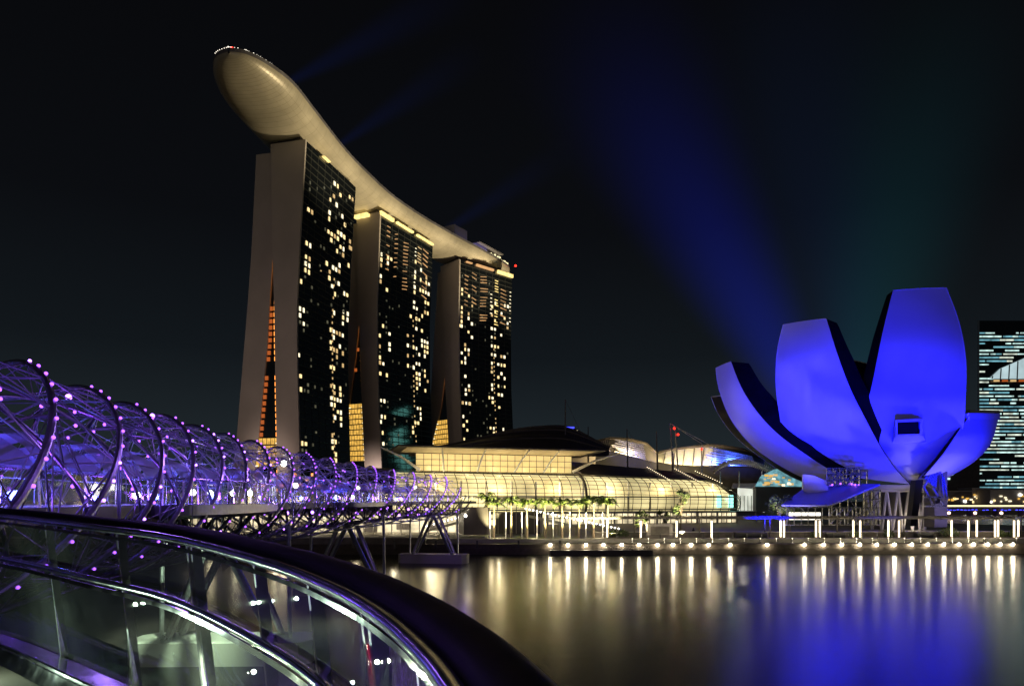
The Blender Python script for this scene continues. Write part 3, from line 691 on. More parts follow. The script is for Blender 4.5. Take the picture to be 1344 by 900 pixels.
# clerestory and flat canopy over the middle
s0, s1 = base_s(553), base_s(765)
cw = MB(); cw.loft([[M0 + dm*s - om*8.6 + Vector((0, 0, z)) for z in (18.3, 23.4)] for s in (s0, s1)]); cw.build('clerestory', emit('clerestory_glow', (1, .76, .30), .78, .3, .07, base=(.5, .4, .2)), ML)
cm = MB()
for i in range(22): cm.beam(M0 + dm*lerp(s0, s1, i/21) - om*8.4 + Vector((0, 0, 18.4)), M0 + dm*lerp(s0, s1, i/21) - om*8.4 + Vector((0, 0, 23.4)), .12)
for z in (20, 21.7): cm.beam(M0 + dm*s0 - om*8.4 + Vector((0, 0, z)), M0 + dm*s1 - om*8.4 + Vector((0, 0, z)), .12)
cm.build('clerestory_grid', M['mullion'], ML)
MB().loft([[M0 + dm*s + om*o + Vector((0, 0, z)) for o, z in ((3.6, 24.5), (-16, 23.5), (-16, 24.4), (3.6, 24.85))] for s in (base_s(520), s1 + 6)], True, True).build('canopy', M['roof'], ML)
MB().loft([[M0 + dm*s + om*o + Vector((0, 0, z)) for o, z in ((2.8, 24.3), (-8.4, 23.6))] for s in (base_s(532), s1 + 3)]).build('canopy_soffit', mat('soffit_cream', (.6, .5, .34), .6), ML)
for px in (588, 633, 683, 722): 
    s = base_s(px); tl = (-.25 if px < 640 else .25)*12 if px not in (633,) else .6
    a = M0 + dm*s - om*5.2 + Vector((0, 0, 18.3)); c = M0 + dm*(s + tl*.7) + om*2.0 + Vector((0, 0, 24.2))
    MB().tube([a, a.lerp(c, .5) + Vector((0, 0, .5)), c], [.3, .28, .18], 8).build('canopy_strut', M['white'], ML)
for px, sg in ((556, -1), (762, 1)):
    s = base_s(px)
    MB().tube([M0 + dm*s - om*6 + Vector((0, 0, 18.6)), M0 + dm*(s + sg*6) - om*2 + Vector((0, 0, 22)), M0 + dm*(s + sg*12) + om*2 + Vector((0, 0, 24.1))], [.45, .35, .2], 8).build('corner_strut', M['white'], ML)
for q in range(5):
    s = lerp(s0, s1, (q + .5)/5); p = M0 + dm*s - om*5 + Vector((0, 0, 19.2))
    lamp('clerestory_uplight', 'POINT', p, 350, (1, .8, .45), shadow_soft_size=.6)
# left shoulder of the vault
lw = MB(); lw.loft([[M0 + dm*s + Vector((0, 0, z)) - om*o for o, z in ((0, 14), (2, 17), (8, 19), (20, 19.4))] for s in (-9, -4, 0)]); lw.build('side_roof', M['roof'], ML, smooth=True)
# dark ribbed dome roof behind the canopy
dr = thing('ribbed_dome_roof', P(690, 640, 236), 'dark ribbed dome roof rising behind the yellow lit canopy', 'roof')
pxs = [(560, 588), (590, 582), (625, 572), (665, 561), (705, 556.5), (740, 557), (770, 570), (800, 587)]
dd = catmull(pxs, 4); rows = []
for q in range(17):
    f = q/16; Y = lerp(214, 262, f); a = math.sin(f*math.pi*.5)**.8; st_ = .35 if q % 2 else 0
    rows.append([P(x, y, 236).xy.to_3d()*1 + Vector(((Y - 236)*.15, Y - 236, lerp(23.6, P(x, y, 250).z, a) + st_)) for x, y in dd])
MB().loft(rows).build('dome_shell', M['roof'], dr)
for q in (4, 7, 10):
    MB().tube([p + Vector((0, 0, .25)) for p in rows[q]], .28, 5).build('dome_rib', M['roofgrey'], dr)
MB().loft([[p, Vector((p.x, p.y, 4))] for p in rows[-1]]).build('drum_wall', M['roof'], dr)
for i in range(5): MB().box((P(747 + i*4.2, 561 + i*4.5, 246) + Vector((0, 0, 0))), (3.6, 1.2, .5)).build('edge_light', M['win2'] if i % 2 else M['blueled'], dr)

# theatre roofs: curved shells lit from below, blue louvres on their right ends
def shell_roof(label, poly, Y, depth, blue0, lampx):
    o = thing('shell_roof', P((poly[0][0] + poly[-1][0])/2, 640, Y), label, 'roof')
    rows = []
    for q in range(7):
        f = q/6
        rows.append([P(x, lerp(yb, yt, f), Y + depth*f) for x, yt, yb in poly])
    ib = [i for i, q_ in enumerate(poly) if q_[0] >= blue0[0] - 30]; ic = max(1, ib[0] + 1)
    MB().loft([r_[:ic + 1] for r_ in rows]).build('shell', M['white'], o, smooth=True, label='bright underside facing the bay')
    MB().loft([r_[ic:] for r_ in rows]).build('louvred_shell', M['roofgrey'], o, smooth=True)
    for j in range(7):
        f = (j + .5)/7; xb = lerp(poly[0][0], poly[ic][0], f); q0 = [interp([(x, w_[k_]) for x, *w_ in poly], xb) for k_ in (0, 1)]
        MB().beam(P(xb, q0[1], Y - .35), P(xb + 3, q0[0], Y + depth - .35), .3).build('shell_rib', M['roofgrey'], o)
    MB().tube([P(x, yt - .6, Y + depth) for x, yt, yb in poly], .7, 6).build('roof_edge', M['roof'], o)
    body = MB(); body.loft([[Vector((rows[-1][i].x, rows[-1][i].y + .5, rows[-1][i].z)), Vector((rows[-1][i].x, rows[-1][i].y + .5, 5))] for i in range(len(poly))]); body.build('hall_wall', M['roofgrey'], o)
    low = MB(); low.loft([[Vector((r_.x, r_.y - .4, r_.z)), Vector((r_.x, r_.y - .4, 5))] for r_ in rows[0]]); low.build('hall_front', M['petaldark'], o)  # near-black front, the dark gap under the roof is in its colour
    for j in range(8):
        f = (j + .5)/8; x0, x1 = blue0
        a = P(x0 + 4*math.sin(j*1.3), lerp(*[interp([(x, q_[k_]) for x, *q_ in poly], x0) for k_ in (1, 0)], f), Y - 2); b2 = P(lerp(x0, x1, .5 + .5*(1 - f*.2)), lerp(*[interp([(x, q_[k_]) for x, *q_ in poly], x1) for k_ in (1, 0)], f), Y - 2)
        MB().beam(a, b2, 2.2, .28).build('louvre', M['steel'], o)
    return o
shell_roof('smaller glowing shell roof left of the roof masts', [(782, 580, 586), (800, 576, 592), (825, 577, 598), (848, 583, 604), (862, 596, 607)], 262, 10, (806, 848), 0)
shell_roof('larger glowing shell roof with blue louvres behind the masts', [(852, 598, 604), (880, 591, 609), (910, 587, 611), (940, 585, 611), (975, 590, 612), (1003, 604, 613)], 270, 12, (930, 992), 0)
for x, y, yt, Y, e_ in ((800, 594, 585, 257, 1600), (832, 600, 590, 257, 1600), (880, 610, 598, 264, 2600), (905, 610, 598, 264, 3200), (915, 611, 600, 264, 900)):
    lamp('roof_uplight', 'AREA', P(x, y + 2, Y - 9), e_*5.5, (1, .76, .34), P(x, yt, Y + 2), size=5)
for x, Y in ((838, 254), (955, 262), (980, 262)): lamp('roof_blue_light', 'SPOT', P(x, 604, Y - 5), 22000, (.05, .12, 1), P(x, 588, Y + 4), spot_size=R(120), spot_blend=.6, shadow_soft_size=.3)
sh_ = thing('side_hall', P(1005, 672, 236), 'white lit side hall between the vault nose and the pavilion trees', 'hall')
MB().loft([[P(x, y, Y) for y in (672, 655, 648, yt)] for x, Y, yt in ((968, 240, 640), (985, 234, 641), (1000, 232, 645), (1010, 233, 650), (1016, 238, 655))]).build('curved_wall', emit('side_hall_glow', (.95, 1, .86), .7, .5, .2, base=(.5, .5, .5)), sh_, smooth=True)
for i in range(9): MB().beam(P(972 + i*4.8, 672, 231.5), P(972 + i*4.8, 650, 231.5), .16).build('mullion', M['mullion'], sh_)
MB().loft([[P(960, 640, 243), P(962, 634, 252)], [P(1000, 643, 233), P(1006, 634, 248)], [P(1018, 655, 238), P(1024, 650, 250)]]).build('roof', M['white'], sh_)
# white toothed ring canopy and lattice beyond
rc = thing('toothed_canopy', P(975, 640, 240), 'white toothed arc canopy beside the blue louvred roof', 'canopy')
tb = MB(); arcp = [P(lerp(938, 1012, i/30), 618 - 13*math.sin(math.pi*(i/30)**.8)*.95, lerp(238, 246, i/30)) for i in range(31)]
tb.tube(arcp, .35, 6); tb.build('ring', M['white'], rc)
for p in arcp: MB().beam(p + Vector((0, 1.0, -.3)), p + Vector((0, -1.2, .5)), .28, 1.3).build('tooth', M['white'], rc)
for px in (945, 970, 1000): q = P(px, 618, 241); MB().tube([q, (q.x, q.y, 9)], .25, 6).build('post', M['steel'], rc)
lamp('canopy_light', 'POINT', P(975, 622, 234), 500, (1, .9, .7), shadow_soft_size=.5)
tl_ = thing('teal_pavilion', P(1025, 640, 236), 'teal and amber lit pavilion roof peeking out left of the lotus', 'pavilion')
MB().loft([[P(x, y, 236) for x, y in ((998, 625), (1015, 616), (1040, 612), (1062, 625))], [P(x, y, 232) for x, y in ((990, 640), (1012, 638), (1042, 640), (1066, 643))]]).build('lattice_roof', emit('teal_lattice', (.25, .62, .72), .5, .8, .5), tl_)
for i in range(24):
    MB().box(P(random.uniform(1003, 1042), random.uniform(623, 637), 231.5), (random.uniform(.5, 1.6), .3, random.uniform(.3, .8))).build('lamp', random.choice((M['amber'], M['win2'], M['win3'])), tl_)
MB().box(P(1025, 655, 232), (18, 3, 8.5)).build('wall', M['roofgrey'], tl_)
# roof masts with red lamps and cables
for i, (px, yt, yb, Y, lean, redl) in enumerate(((742, 524, 585, 232, 0, 0), (772, 560, 600, 240, 0, 0), (824, 563, 607, 244, -.3, 0), (863, 566, 608, 244, -.4, 0), (883, 572, 608, 244, -.5, 0), (885, 555, 609, 240, -1.6, 1), (890, 563, 609, 246, -1, 1), (921, 582, 610, 250, 0, 1))):
    lb = ('tall thin mast in front of the dome roof', 'short dark mast at the right edge of the dome roof', 'dark roof mast in front of the smaller glowing roof', 'dark roof mast at the left tip of the larger glowing roof', 'slim dark mast just left of the red lamp masts', 'tallest leaning white mast holding the cables', 'white mast with red lamp beside the tallest leaning one', 'short mast with red lamp in front of the blue louvres')[i]
    o = thing('roof_mast', P(px, yb, Y), lb, 'mast', 'masts above the hall roofs')
    a, b2 = P(px, yb, Y) - Vector((0, 0, 3)), P(px, yt, Y) + Vector((lean, 0, 0))
    MB().tube([a, b2], [.32, .18], 8).build('pole', M['steel'] if i > 4 else M['roofgrey'], o)
    if redl: MB().ball(P(px, yt + 7, Y - .5), .42, 8, 5).build('red_lamp', M['red'], o)
    if i == 5:
        for tgt in (P(930, 583, 250), P(921, 582, 250)): MB().tube([b2, tgt], .09, 5).build('cable', M['white'], o)
    if i in (0, 2): MB().tube([b2, P(px + 30, yb + 3, Y)], .05, 4).build('cable', M['roofgrey'], o)
# ------------------------------------------------------------------ promenade: planter wall, pergola, light columns, quay lamps
def edge_y(x): return interp([(a, b_) for a, b_ in edge], x)
pw = thing('planter_wall', (60, 133, LZ), 'long low stone planter wall behind the light columns', 'wall')
pl = [(x, edge_y(x) + 6.2) for x in range(16, 166, 10)]
MB().loft([[(x, y, LZ), (x, y, LZ + 1.0), (x, y + 1.2, LZ + 1.0), (x, y + 1.2, LZ)] for x, y in pl], False).build('wall', M['quay'], pw)
MB().loft([[(x, y - .1, LZ + 1.02), (x, y - .1, LZ + 1.16), (x, y + 1.3, LZ + 1.16), (x, y + 1.3, LZ + 1.02)] for x, y in pl], True, True).build('coping', M['concrete'], pw)
# pergola roofs
def pergola(x0, x1, label):
    o = thing('pergola', ((x0 + x1)/2, edge_y((x0 + x1)/2) + 4.6, LZ), label, 'pergola')
    n = max(2, int((x1 - x0)/6)); pts = [(lerp(x0, x1, i/n), edge_y(lerp(x0, x1, i/n)) + 4.6) for i in range(n + 1)]
    for dy in (-1.5, 1.5): MB().loft([[(x, y + dy - .12, 6.4), (x, y + dy + .12, 6.4), (x, y + dy + .12, 6.75), (x, y + dy - .12, 6.75)] for x, y in pts], True, True).build('beam', M['pergola'], o)
    sl = MB(); m_ = int((x1 - x0)/.7)
    for i in range(m_):
        x = lerp(x0, x1, i/(m_ - 1)); y = edge_y(x) + 4.6; sl.box((x, y, 6.86), (.14, 4.0, .2))
    sl.build('slats', M['pergola'], o)
    for i in range(0, len(pts), 2):
        x, y = pts[i]; MB().tube([(x, y + 1.5, LZ), (x, y + 1.5, 6.4)], .14, 8).build('post', M['pergola'], o)
pergola(11, 49, 'left pergola of pale slats over the lit columns before the glass hall')
pergola(50, 96, 'middle pergola of pale slats in front of the lotus base')
pergola(100, 160, 'right pergola of pale slats beyond the lotus stair tower')
def proto(name, loc, label, cat, group):
    return thing(name, loc, label, cat, group)
def place(root, loc, rz=0, label=None, scale=None):
    c = root.copy(); COL.objects.link(c); c.location = loc; c.rotation_euler = (0, 0, rz)
    if label: c['label'] = label
    if scale: c.scale = (scale,)*3
    for ch in [x for x in ALLK.get(root.name, [])]:
        d = ch.copy(); COL.objects.link(d); d.parent = c
        for g_ in ALLK.get(ch.name, []):
            e_ = g_.copy(); COL.objects.link(e_); e_.parent = d
    return c
lc = proto('light_column', (0, 0, 0), 'bright white light column standing under the waterfront pergola', 'light', 'light columns under the pergola')
MB().tube([(0, 0, .25), (0, 0, 3.35)], .15, 10).build('glowing_shaft', M['wcol'], lc)
MB().tube([(0, 0, 0), (0, 0, .25)], .24, 10).build('base', M['concrete'], lc); MB().tube([(0, 0, 3.35), (0, 0, 3.6)], .19, 10).build('cap', M['concrete'], lc)
ql = proto('quay_lamp', (0, 0, 0), 'small round glowing lamp on the face of the waterfront boardwalk', 'lamp', 'round lamps along the boardwalk edge')
MB().ball((0, 0, .42), .24, 10, 7).build('globe', M['wlamp'], ql)
MB().beam((0, .36, .42), (0, .05, .42), .12).build('wall_bracket', M['darksteel'], ql)
bo = proto('light_bollard', (0, 0, 0), 'tiny lit bollard standing near the boardwalk lamps', 'bollard', 'small lit bollards on the boardwalk')
MB().tube([(0, 0, 0), (0, 0, .8)], .07, 8).build('post', M['steel'], bo); MB().ball((0, 0, .9), .09, 8, 5).build('head', M['wcol'], bo)
rp_ = proto('railing_panel', (0, 0, 0), 'short steel railing panel on the boardwalk', 'railing', 'steel railing panels along the boardwalk')
for x in (-1.4, 1.4): MB().tube([(x, 0, 0), (x, 0, 1.05)], .04, 6).build('post', M['darkrail'], rp_)
MB().tube([(-1.5, 0, 1.05), (1.5, 0, 1.05)], .04, 6).build('handrail', M['darkrail'], rp_)
MB().tube([(-1.5, 0, .55), (1.5, 0, .55)], .02, 5).build('cable', M['darkrail'], rp_)
kids_index()
first = True
def put(root, spots, state={}):
    for i, (loc, rz) in enumerate(spots):
        if root.name not in state: root.location = loc; root.rotation_euler = (0, 0, rz); state[root.name] = 1
        else: place(root, loc, rz)
cols = [797, 841, 888, 934, 1024.5, 1029, 1071, 1076, 1120, 1129, 1166, 1180, 1249, 1271, 1282, 1306, 1310, 1331, 1336.5]
def on_edge(px, dy):
    k = (px - 672)/F; Y = 127
    for _ in range(6): Y = edge_y(k*Y) + dy
    return Vector((k*Y, Y, 0))
put(lc, [(on_edge(px, 3.0 if i % 2 else 4.0) + Vector((0, 0, LZ)), 0) for i, px in enumerate(cols)])
lamps = [722, 745.5, 769, 792, 816, 839, 863, 883.5, 907, 930, 958.5, 1007, 1056, 1081, 1105, 1128.5, 1151, 1174, 1197, 1218, 1239, 1259, 1278, 1296.5, 1313, 1329.6]
put(ql, [(on_edge(px, -.32) + Vector((0, 0, 1.38)), 0) for px in lamps])
put(bo, [(on_edge(px, 2.2) + Vector((0, 0, 1.9)), 0) for px in range(830, 1340, 21)])
put(rp_, [(on_edge(px, 2.75) + Vector((0, 0, LZ)), 0) for px in range(800, 1220, 19)])
# warm pools of light from the lamps on the promenade
for px in (735, 790, 850, 905, 960, 1030, 1090, 1150, 1210, 1265, 1315):
    p = on_edge(px, 3.4); lamp('promenade_light', 'POINT', (p.x, p.y, 4.6), 26, (1, .82, .52), shadow_soft_size=.5)
for x in (-58, -44, -30, -16, -4):
    lamp('quay_light', 'POINT', (x, 132, 4.8), 260, (1, .82, .52), shadow_soft_size=.5)
# floating pontoon under the lamps
pt_ = thing('pontoon', on_edge(865, -1.2), 'low dark landing pontoon with truss rail under the boardwalk lamps', 'pontoon')
a, b_ = on_edge(722, -1.0), on_edge(855, -1.0)
MB().beam(a + Vector((0, 0, .45)), b_ + Vector((0, 0, .45)), 1.8, .9).build('float', M['darksteel'], pt_)
tr = MB()
for i in range(20):
    p, q = (on_edge(lerp(790, 852, (i + e_)/20), -1.5) for e_ in (0, 1)); tr.beam(p + Vector((0, 0, .9 if i % 2 else 1.6)), q + Vector((0, 0, 1.6 if i % 2 else .9)), .07)
for z in (.95, 1.6): tr.beam(on_edge(790, -1.5) + Vector((0, 0, z)), on_edge(852, -1.5) + Vector((0, 0, z)), .07)
tr.build('truss_rail', M['steel'], pt_)
# block shaped kiosk and benches
ks = thing('stone_kiosk', on_edge(865, 5.4) + Vector((0, 0, LZ)), 'pale square stone kiosk with recessed panel between two light columns', 'kiosk')
p = on_edge(865, 5.4); MB().box((p.x, p.y, LZ + 1.35), (4.8, 1.6, 2.7)).build('block', M['concrete'], ks); MB().box((p.x, p.y - .82, LZ + 1.35), (3.6, .1, 1.6)).build('recessed_panel', M['quay'], ks)
for i, (px, w) in enumerate(((985, 6), (1096, 3.4), (1212, 3))):
    p = on_edge(px, 5.2); lb = ('long dark planter box between the glass hall and the lotus', 'short dark planter box below the entry pavilion', 'dark planter box at the foot of the leaning prop')[i]
    o = thing('planter_box', (p.x, p.y, LZ), lb, 'planter', 'planter boxes on the promenade')
    MB().box((p.x, p.y, LZ + .5), (w, 1.3, 1.0)).build('trough', M['darksteel'], o); MB().box((p.x, p.y, LZ + 1.03), (w + .2, 1.5, .1)).build('coping', M['quay'], o)

# ------------------------------------------------------------------ palms, trees and shrubs
def frond_mesh(mb, base, az, length, rise):
    pts = []
    for i in range(8):
        f = i/7; r_ = length*f*(1 - .12*f); z = rise*math.sin(f*2.1)*1.0 - f*f*length*.42
        pts.append(base + Vector((math.cos(az)*r_, math.sin(az)*r_, z)))
    for i in range(7):
        t_ = (pts[i+1] - pts[i]).normalized(); sd = t_.cross(Vector((0, 0, 1))).normalized()
        for q in (0, .33, .66):
            b0 = pts[i].lerp(pts[i+1], q); w = length*.30*math.sin(math.pi*min(1, (i + q + .8)/8.2))**.7
            for sg in (-1, 1):
                tip = b0 + sd*sg*w + t_*w*.55 - Vector((0, 0, w*.35)); mb.face([b0, b0 + t_*.14, tip])
    mb.tube(pts, [.05*(1 - i/9) for i in range(8)], 4)
def make_palm(label, h, seed, group):
    random.seed(seed); o = thing('palm_tree', (0, 0, 0), label, 'palm tree', group)
    MB().tube([(0, 0, 0), (.03, 0, h*.3), (.08, .02, h*.65), (.1, .02, h)], [.26, .2, .17, .15], 9).build('trunk', M['trunk'], o, smooth=True)
    cr = MB()
    for i in range(15): frond_mesh(cr, Vector((.1, .02, h)), i*2.4 + random.uniform(-.2, .2), random.uniform(2.2, 3.0), random.uniform(.6, 1.9))
    cr.build('crown', M['frond'], o); return o
palm_px = [(648, 0), (671, .9), (692, .3), (716, .1), (738, 0), (760, .2), (779, 1.2), (798, .2), (640, 3)]
palm_lb = ['leftmost palm tree beside the footbridge landing', 'bushy second palm tree from the footbridge landing', 'third palm tree from the footbridge landing', 'palm tree just left of the middle of the hall vault', 'palm tree at the middle of the palm row', 'palm tree right of the middle of the palm row', 'tall palm tree second from the right end of the row', 'rightmost palm tree beside the first light column', 'palm tree set back behind the footbridge landing']
for i, ((px, dh), lb) in enumerate(zip(palm_px, palm_lb)):
    o = make_palm(lb, 6.3 + dh*.45, 40 + i, 'lit palms before the glass hall'); Y = 131.5 if px != 640 else 146
    o.location = ((px - 672)/F*Y, Y, LZ); o.rotation_euler = (0, 0, i*1.1)
    lamp('palm_uplight', 'SPOT', ((px - 672)/F*Y + .5, Y - 4.2, LZ + .1), 26000, (1, .88, .42), ((px - 672)/F*Y, Y, LZ + 5.5), spot_size=R(60), spot_blend=.8, shadow_soft_size=.15)
# white poles between the palms
kids_index()
wp = proto('white_pole', (0, 0, 0), 'slender white pole between the lit palms', 'pole', 'white poles among the palms')
MB().tube([(0, 0, 0), (0, 0, 5.0)], .09, 8).build('shaft', M['white'], wp); MB().tube([(0, 0, 0), (0, 0, .3)], .2, 8).build('foot', M['concrete'], wp)
kids_index()
put(wp, [(Vector(((px - 672)/F*130.5, 130.5, LZ)), 0) for px in (643, 664, 685, 705, 726, 748, 769, 791)])
for px in (655, 700, 745, 785): lamp('pole_light', 'POINT', ((px - 672)/F*129.6, 129.6, LZ + .6), 130, (1, .84, .55), shadow_soft_size=.2)
def make_tree(label, loc, h, rad, seed, group, nl=900, thin=1.0, m='leaf'):
    random.seed(seed); loc = Vector(loc); o = thing('broadleaf_tree', loc, label, 'tree', group)
    tr = MB(); tr.tube([loc, loc + Vector((.1, 0, h*.3)), loc + Vector((.0, .1, h*.62))], [.22*thin, .16*thin, .1*thin], 8)
    cl = []
    for i in range(9):
        a = i*2.4; e_ = loc + Vector((math.cos(a)*rad*random.uniform(.3, .8), math.sin(a)*rad*random.uniform(.3, .8), h*random.uniform(.5, .97)))
        tr.tube([loc + Vector((0, 0, h*random.uniform(.3, .55))), e_.lerp(loc + Vector((0, 0, h*.6)), .4), e_], [.09*thin, .06*thin, .03*thin], 5); cl.append(e_)
    tr.build('trunk', M['bark'], o)
    cr = MB()
    for i in range(nl):
        c = random.choice(cl); r_ = rad*.42*random.random()**.5; v = Vector((random.gauss(0, 1), random.gauss(0, 1), random.gauss(0, .8))).normalized()*r_
        q = c + v; a = Vector((random.gauss(0, 1), random.gauss(0, 1), random.gauss(0, 1))).normalized(); b2 = a.cross(Vector((.3, .5, .8))).normalized(); w = random.uniform(.14, .28)
        cr.face([q - a*w, q + b2*w*.55, q + a*w, q - b2*w*.55])
    cr.build('crown', M[m], o); return o
def ground_at(px, Y): return Vector(((px - 672)/F*Y, Y, LZ))
make_tree('small lit tree in front of the glass hall between the first two light columns', ground_at(842, 133), 5.0, 1.7, 3, 'small promenade trees', 600, .7)
make_tree('small lit tree left of the tallest promenade tree', ground_at(871, 134), 5.2, 1.3, 4, 'small promenade trees', 450, .7)
make_tree('tall slim brightly lit tree in front of the vault', ground_at(893, 135), 9.3, 1.8, 5, 'small promenade trees', 900, .8)
make_tree('dark bushy tree at the left of the entry pavilion', ground_at(1022, 150), 8.5, 2.7, 6, 'dark trees beside the pavilion', 1300)
make_tree('smaller dark tree left of the bushy pavilion tree', ground_at(1012, 154), 6.5, 2.0, 8, 'dark trees beside the pavilion', 800)
make_tree('tree right behind the bushy pavilion tree', ground_at(1036, 156), 8.0, 2.2, 9, 'dark trees beside the pavilion', 900)
for px, Y, en in ((842, 131, 6000), (871, 132, 5000), (893, 132.0, 26000), (1016, 146, 4000)): lamp('tree_uplight', 'SPOT', ground_at(px + 3, Y) + Vector((0, 0, .3)), en, (1, .86, .48), ground_at(px, Y + 2) + Vector((0, 0, 6)), spot_size=R(70), spot_blend=.8, shadow_soft_size=.15)
def make_shrub(label, loc, rad, h, seed, group, nl=260):
    random.seed(seed); loc = Vector(loc); o = thing('shrub', loc, label, 'shrub', group)
    fo = MB()
    for i in range(nl):
        a = random.uniform(0, 6.28); r_ = rad*random.random()**.5; q = loc + Vector((math.cos(a)*r_, math.sin(a)*r_*.6, h*random.random()*(1 - .5*(r_/rad)**2)))
        up_ = Vector((random.gauss(0, .5), random.gauss(0, .5), 1)).normalized(); sd = up_.cross(Vector((random.gauss(0, 1), random.gauss(0, 1), 0))).normalized(); w = random.uniform(.15, .32)
        fo.face([q, q + up_*w + sd*w*.35, q + up_*w*2, q + up_*w - sd*w*.35])
    fo.build('foliage', M['shrub'], o)
    st_ = MB()
    for i in range(5): st_.tube([loc, loc + Vector((random.uniform(-.5, .5)*rad, random.uniform(-.3, .3)*rad, h*.7))], .03, 4)
    st_.build('stems', M['bark'], o)
sh = [(1071, 'shrub at the foot of the paired light columns below the pavilion roof'), (1122, 'shrub beside the light columns under the front lattice'), (1166, 'shrub beside the light column left of the leaning prop'), (1246, 'large shrub by the first light column right of the stair tower'), (1313, 'shrub between the paired light columns at far right'), (1329, 'shrub at the rightmost light columns'), (818, 'low shrub between the palms and the stone kiosk'), (806, 'low shrub beside the first light column')]
for i, (px, lb) in enumerate(sh):
    p = on_edge(px, 5.0); make_shrub(lb, (p.x, p.y, LZ + (.0 if px > 900 else .2)), 1.0 if px != 1246 else 2.0, 1.3 if px != 1246 else 2.0, 70 + i, 'planted shrubs on the promenade')

# ------------------------------------------------------------------ lit arcade building under the bridge
ar = thing('waterfront_arcade', (-45, 150, LZ), 'low brightly lit arcade of white posts seen beneath the footbridge', 'building')
X0, X1, YA = -72.0, -5.5, 149.0
MB().box(((X0 + X1)/2, YA + 4, 7.0), (X1 - X0, 12, .6)).build('roof', M['concrete'], ar)
MB().loft([[(x, YA + 5, LZ + .05), (x, YA + 5, 6.7)] for x in (X0, -50, -28, X1)]).build('lit_wall', M['shop'], ar)
for i in range(34):
    x = lerp(X0 + .5, X1 - .5, i/33); MB().tube([(x, YA - 1.6, LZ), (x, YA - 1.6, 6.7)], .13, 6).build('post', M['white'], ar)
for i in range(9):
    x = lerp(X0 + 4, X1 - 4, i/8); MB().box((x, YA + 3.2, LZ + 1.4), (random.uniform(2.5, 5), .6, random.uniform(1.2, 2.6))).build('shop_counter', M['roofgrey'], ar)
for i in range(8):
    x = lerp(X0 + 3, X1 - 3, i/7); lamp('arcade_light', 'POINT', (x, YA + .5, 6.0), 420, (1, .85, .56), shadow_soft_size=.4)
# upper terrace wall between arcade and palms
tw = thing('terrace_wall', (2, 148, LZ), 'brown terrace block behind the left palms with a slatted front', 'wall')
MB().box((1.5, 150, 5.0), (10, 5, 4.5)).build('block', M['roof'], tw)
for i in range(8): MB().box((-3 + i*1.3, 147.4, 5.0), (.12, .1, 4.4)).build('pilaster', M['concrete'], tw)
rm_ = thing('entrance_ramp', (8, 150, LZ), 'long ramp with a bright string of handrail lamps behind the palms', 'ramp')
A_, B_ = P(690, 668, 140), P(812, 694, 140)
MB().beam(A_ + Vector((0, .8, -1.3)), B_ + Vector((0, .8, -1.3)), 2.0, .5).build('slab', M['concrete'], rm_)
rb = MB(); rb.tube([A_, B_], .05, 5); rb.build('handrail', M['steel'], rm_)
for i in range(26): MB().ball(A_.lerp(B_, i/25) + Vector((0, 0, .1)), .17, 6, 4).build('handrail_lamp', M['wbulb'], rm_)
for i in range(6):
    p = A_.lerp(B_, i/5.5); MB().box((p.x, p.y + .9, (p.z - 1.5 + LZ)/2), (.4, .6, p.z - 1.5 - LZ)).build('support', M['concrete'], rm_)
C_ = P(560, 690, 140); 
rm2 = thing('lower_ramp', C_, 'rising ramp with lamp string left of the palms under the footbridge end', 'ramp')
D_ = P(612, 676, 138); MB().beam(C_ + Vector((0, .8, -1.0)), D_ + Vector((0, .8, -1.0)), 2, .4).build('slab', M['concrete'], rm2)
for i in range(12): MB().ball(C_.lerp(D_, i/11), .15, 6, 4).build('handrail_lamp', M['wbulb'], rm2)
MB().tube([C_, D_], .05, 5).build('handrail', M['steel'], rm2)
# dark wide tower feet / podium behind the bridge
pd = thing('hotel_podium', (-110, 330, LZ), 'low podium with orange lit terraces at the foot of the hotel towers', 'building')
MB().box((-75, 345, 8), (170, 40, 12)).build('block', M['roof'], pd)
for i in range(10): MB().box((-118 + i*3.0, 324.6, 14 + (i % 3)*2.5 + 3), (2.0, .6, 1.4)).build('terrace_light', M['orange'], pd)
MB().box((-84, 324, 14.5), (12, 1, 1.5)).build('blue_sign_band', M['blueled'], pd)
# ------------------------------------------------------------------ double helix footbridge
random.seed(11)
XC = [(6, -11.6), (12, -13.3), (20, -14.9), (24.5, -15.9), (28.3, -16.5), (32.4, -17.0), (37.1, -17.6), (41.9, -17.9), (46.8, -18.0), (51.4, -18.05), (59, -18.1), (63.7, -17.9), (73.5, -17.5), (82.8, -16.9), (91, -15.9), (100, -14.7), (112, -12.8), (121, -11.1), (130, -8.8)]
ctab = catmull([(y, x) for y, x in XC], 4)
def cx(Y): return interp([(a, b_) for a, b_ in ctab], Y)
def cpt(Y): return Vector((cx(Y), Y, 0))
def crt(Y):
    t_ = (cpt(Y + .5) - cpt(Y - .5)).normalized(); return Vector((t_.y, -t_.x, 0))
HY = [7.6, 11.8, 16.0, 20.2, 24.5, 28.5, 32.6, 37.0, 41.7, 46.6, 52.0, 58.2, 65.2, 73.0, 81.5, 90.5, 99.5, 108.5, 117.5]      # where the loops crest
def hY(h):
    h = max(0, min(len(HY) - 1, h)); i = min(int(h), len(HY) - 2); return lerp(HY[i], HY[i+1], h - i)
BR = thing('helix_footbridge', (-17, 60, 0), 'curving double helix steel footbridge studded with purple lights', 'footbridge')
ZC, RO, RI = 10.45, 3.55, 2.75
def hel(h, k, n, rad, sgn, per=6.0):
    Y = hY(h); th = sgn*2*math.pi*h/per + 2*math.pi*k/n + math.pi/2
    return cpt(Y) + crt(Y)*rad*math.cos(th) + Vector((0, 0, ZC + rad*math.sin(th)))
HM = len(HY) - 1
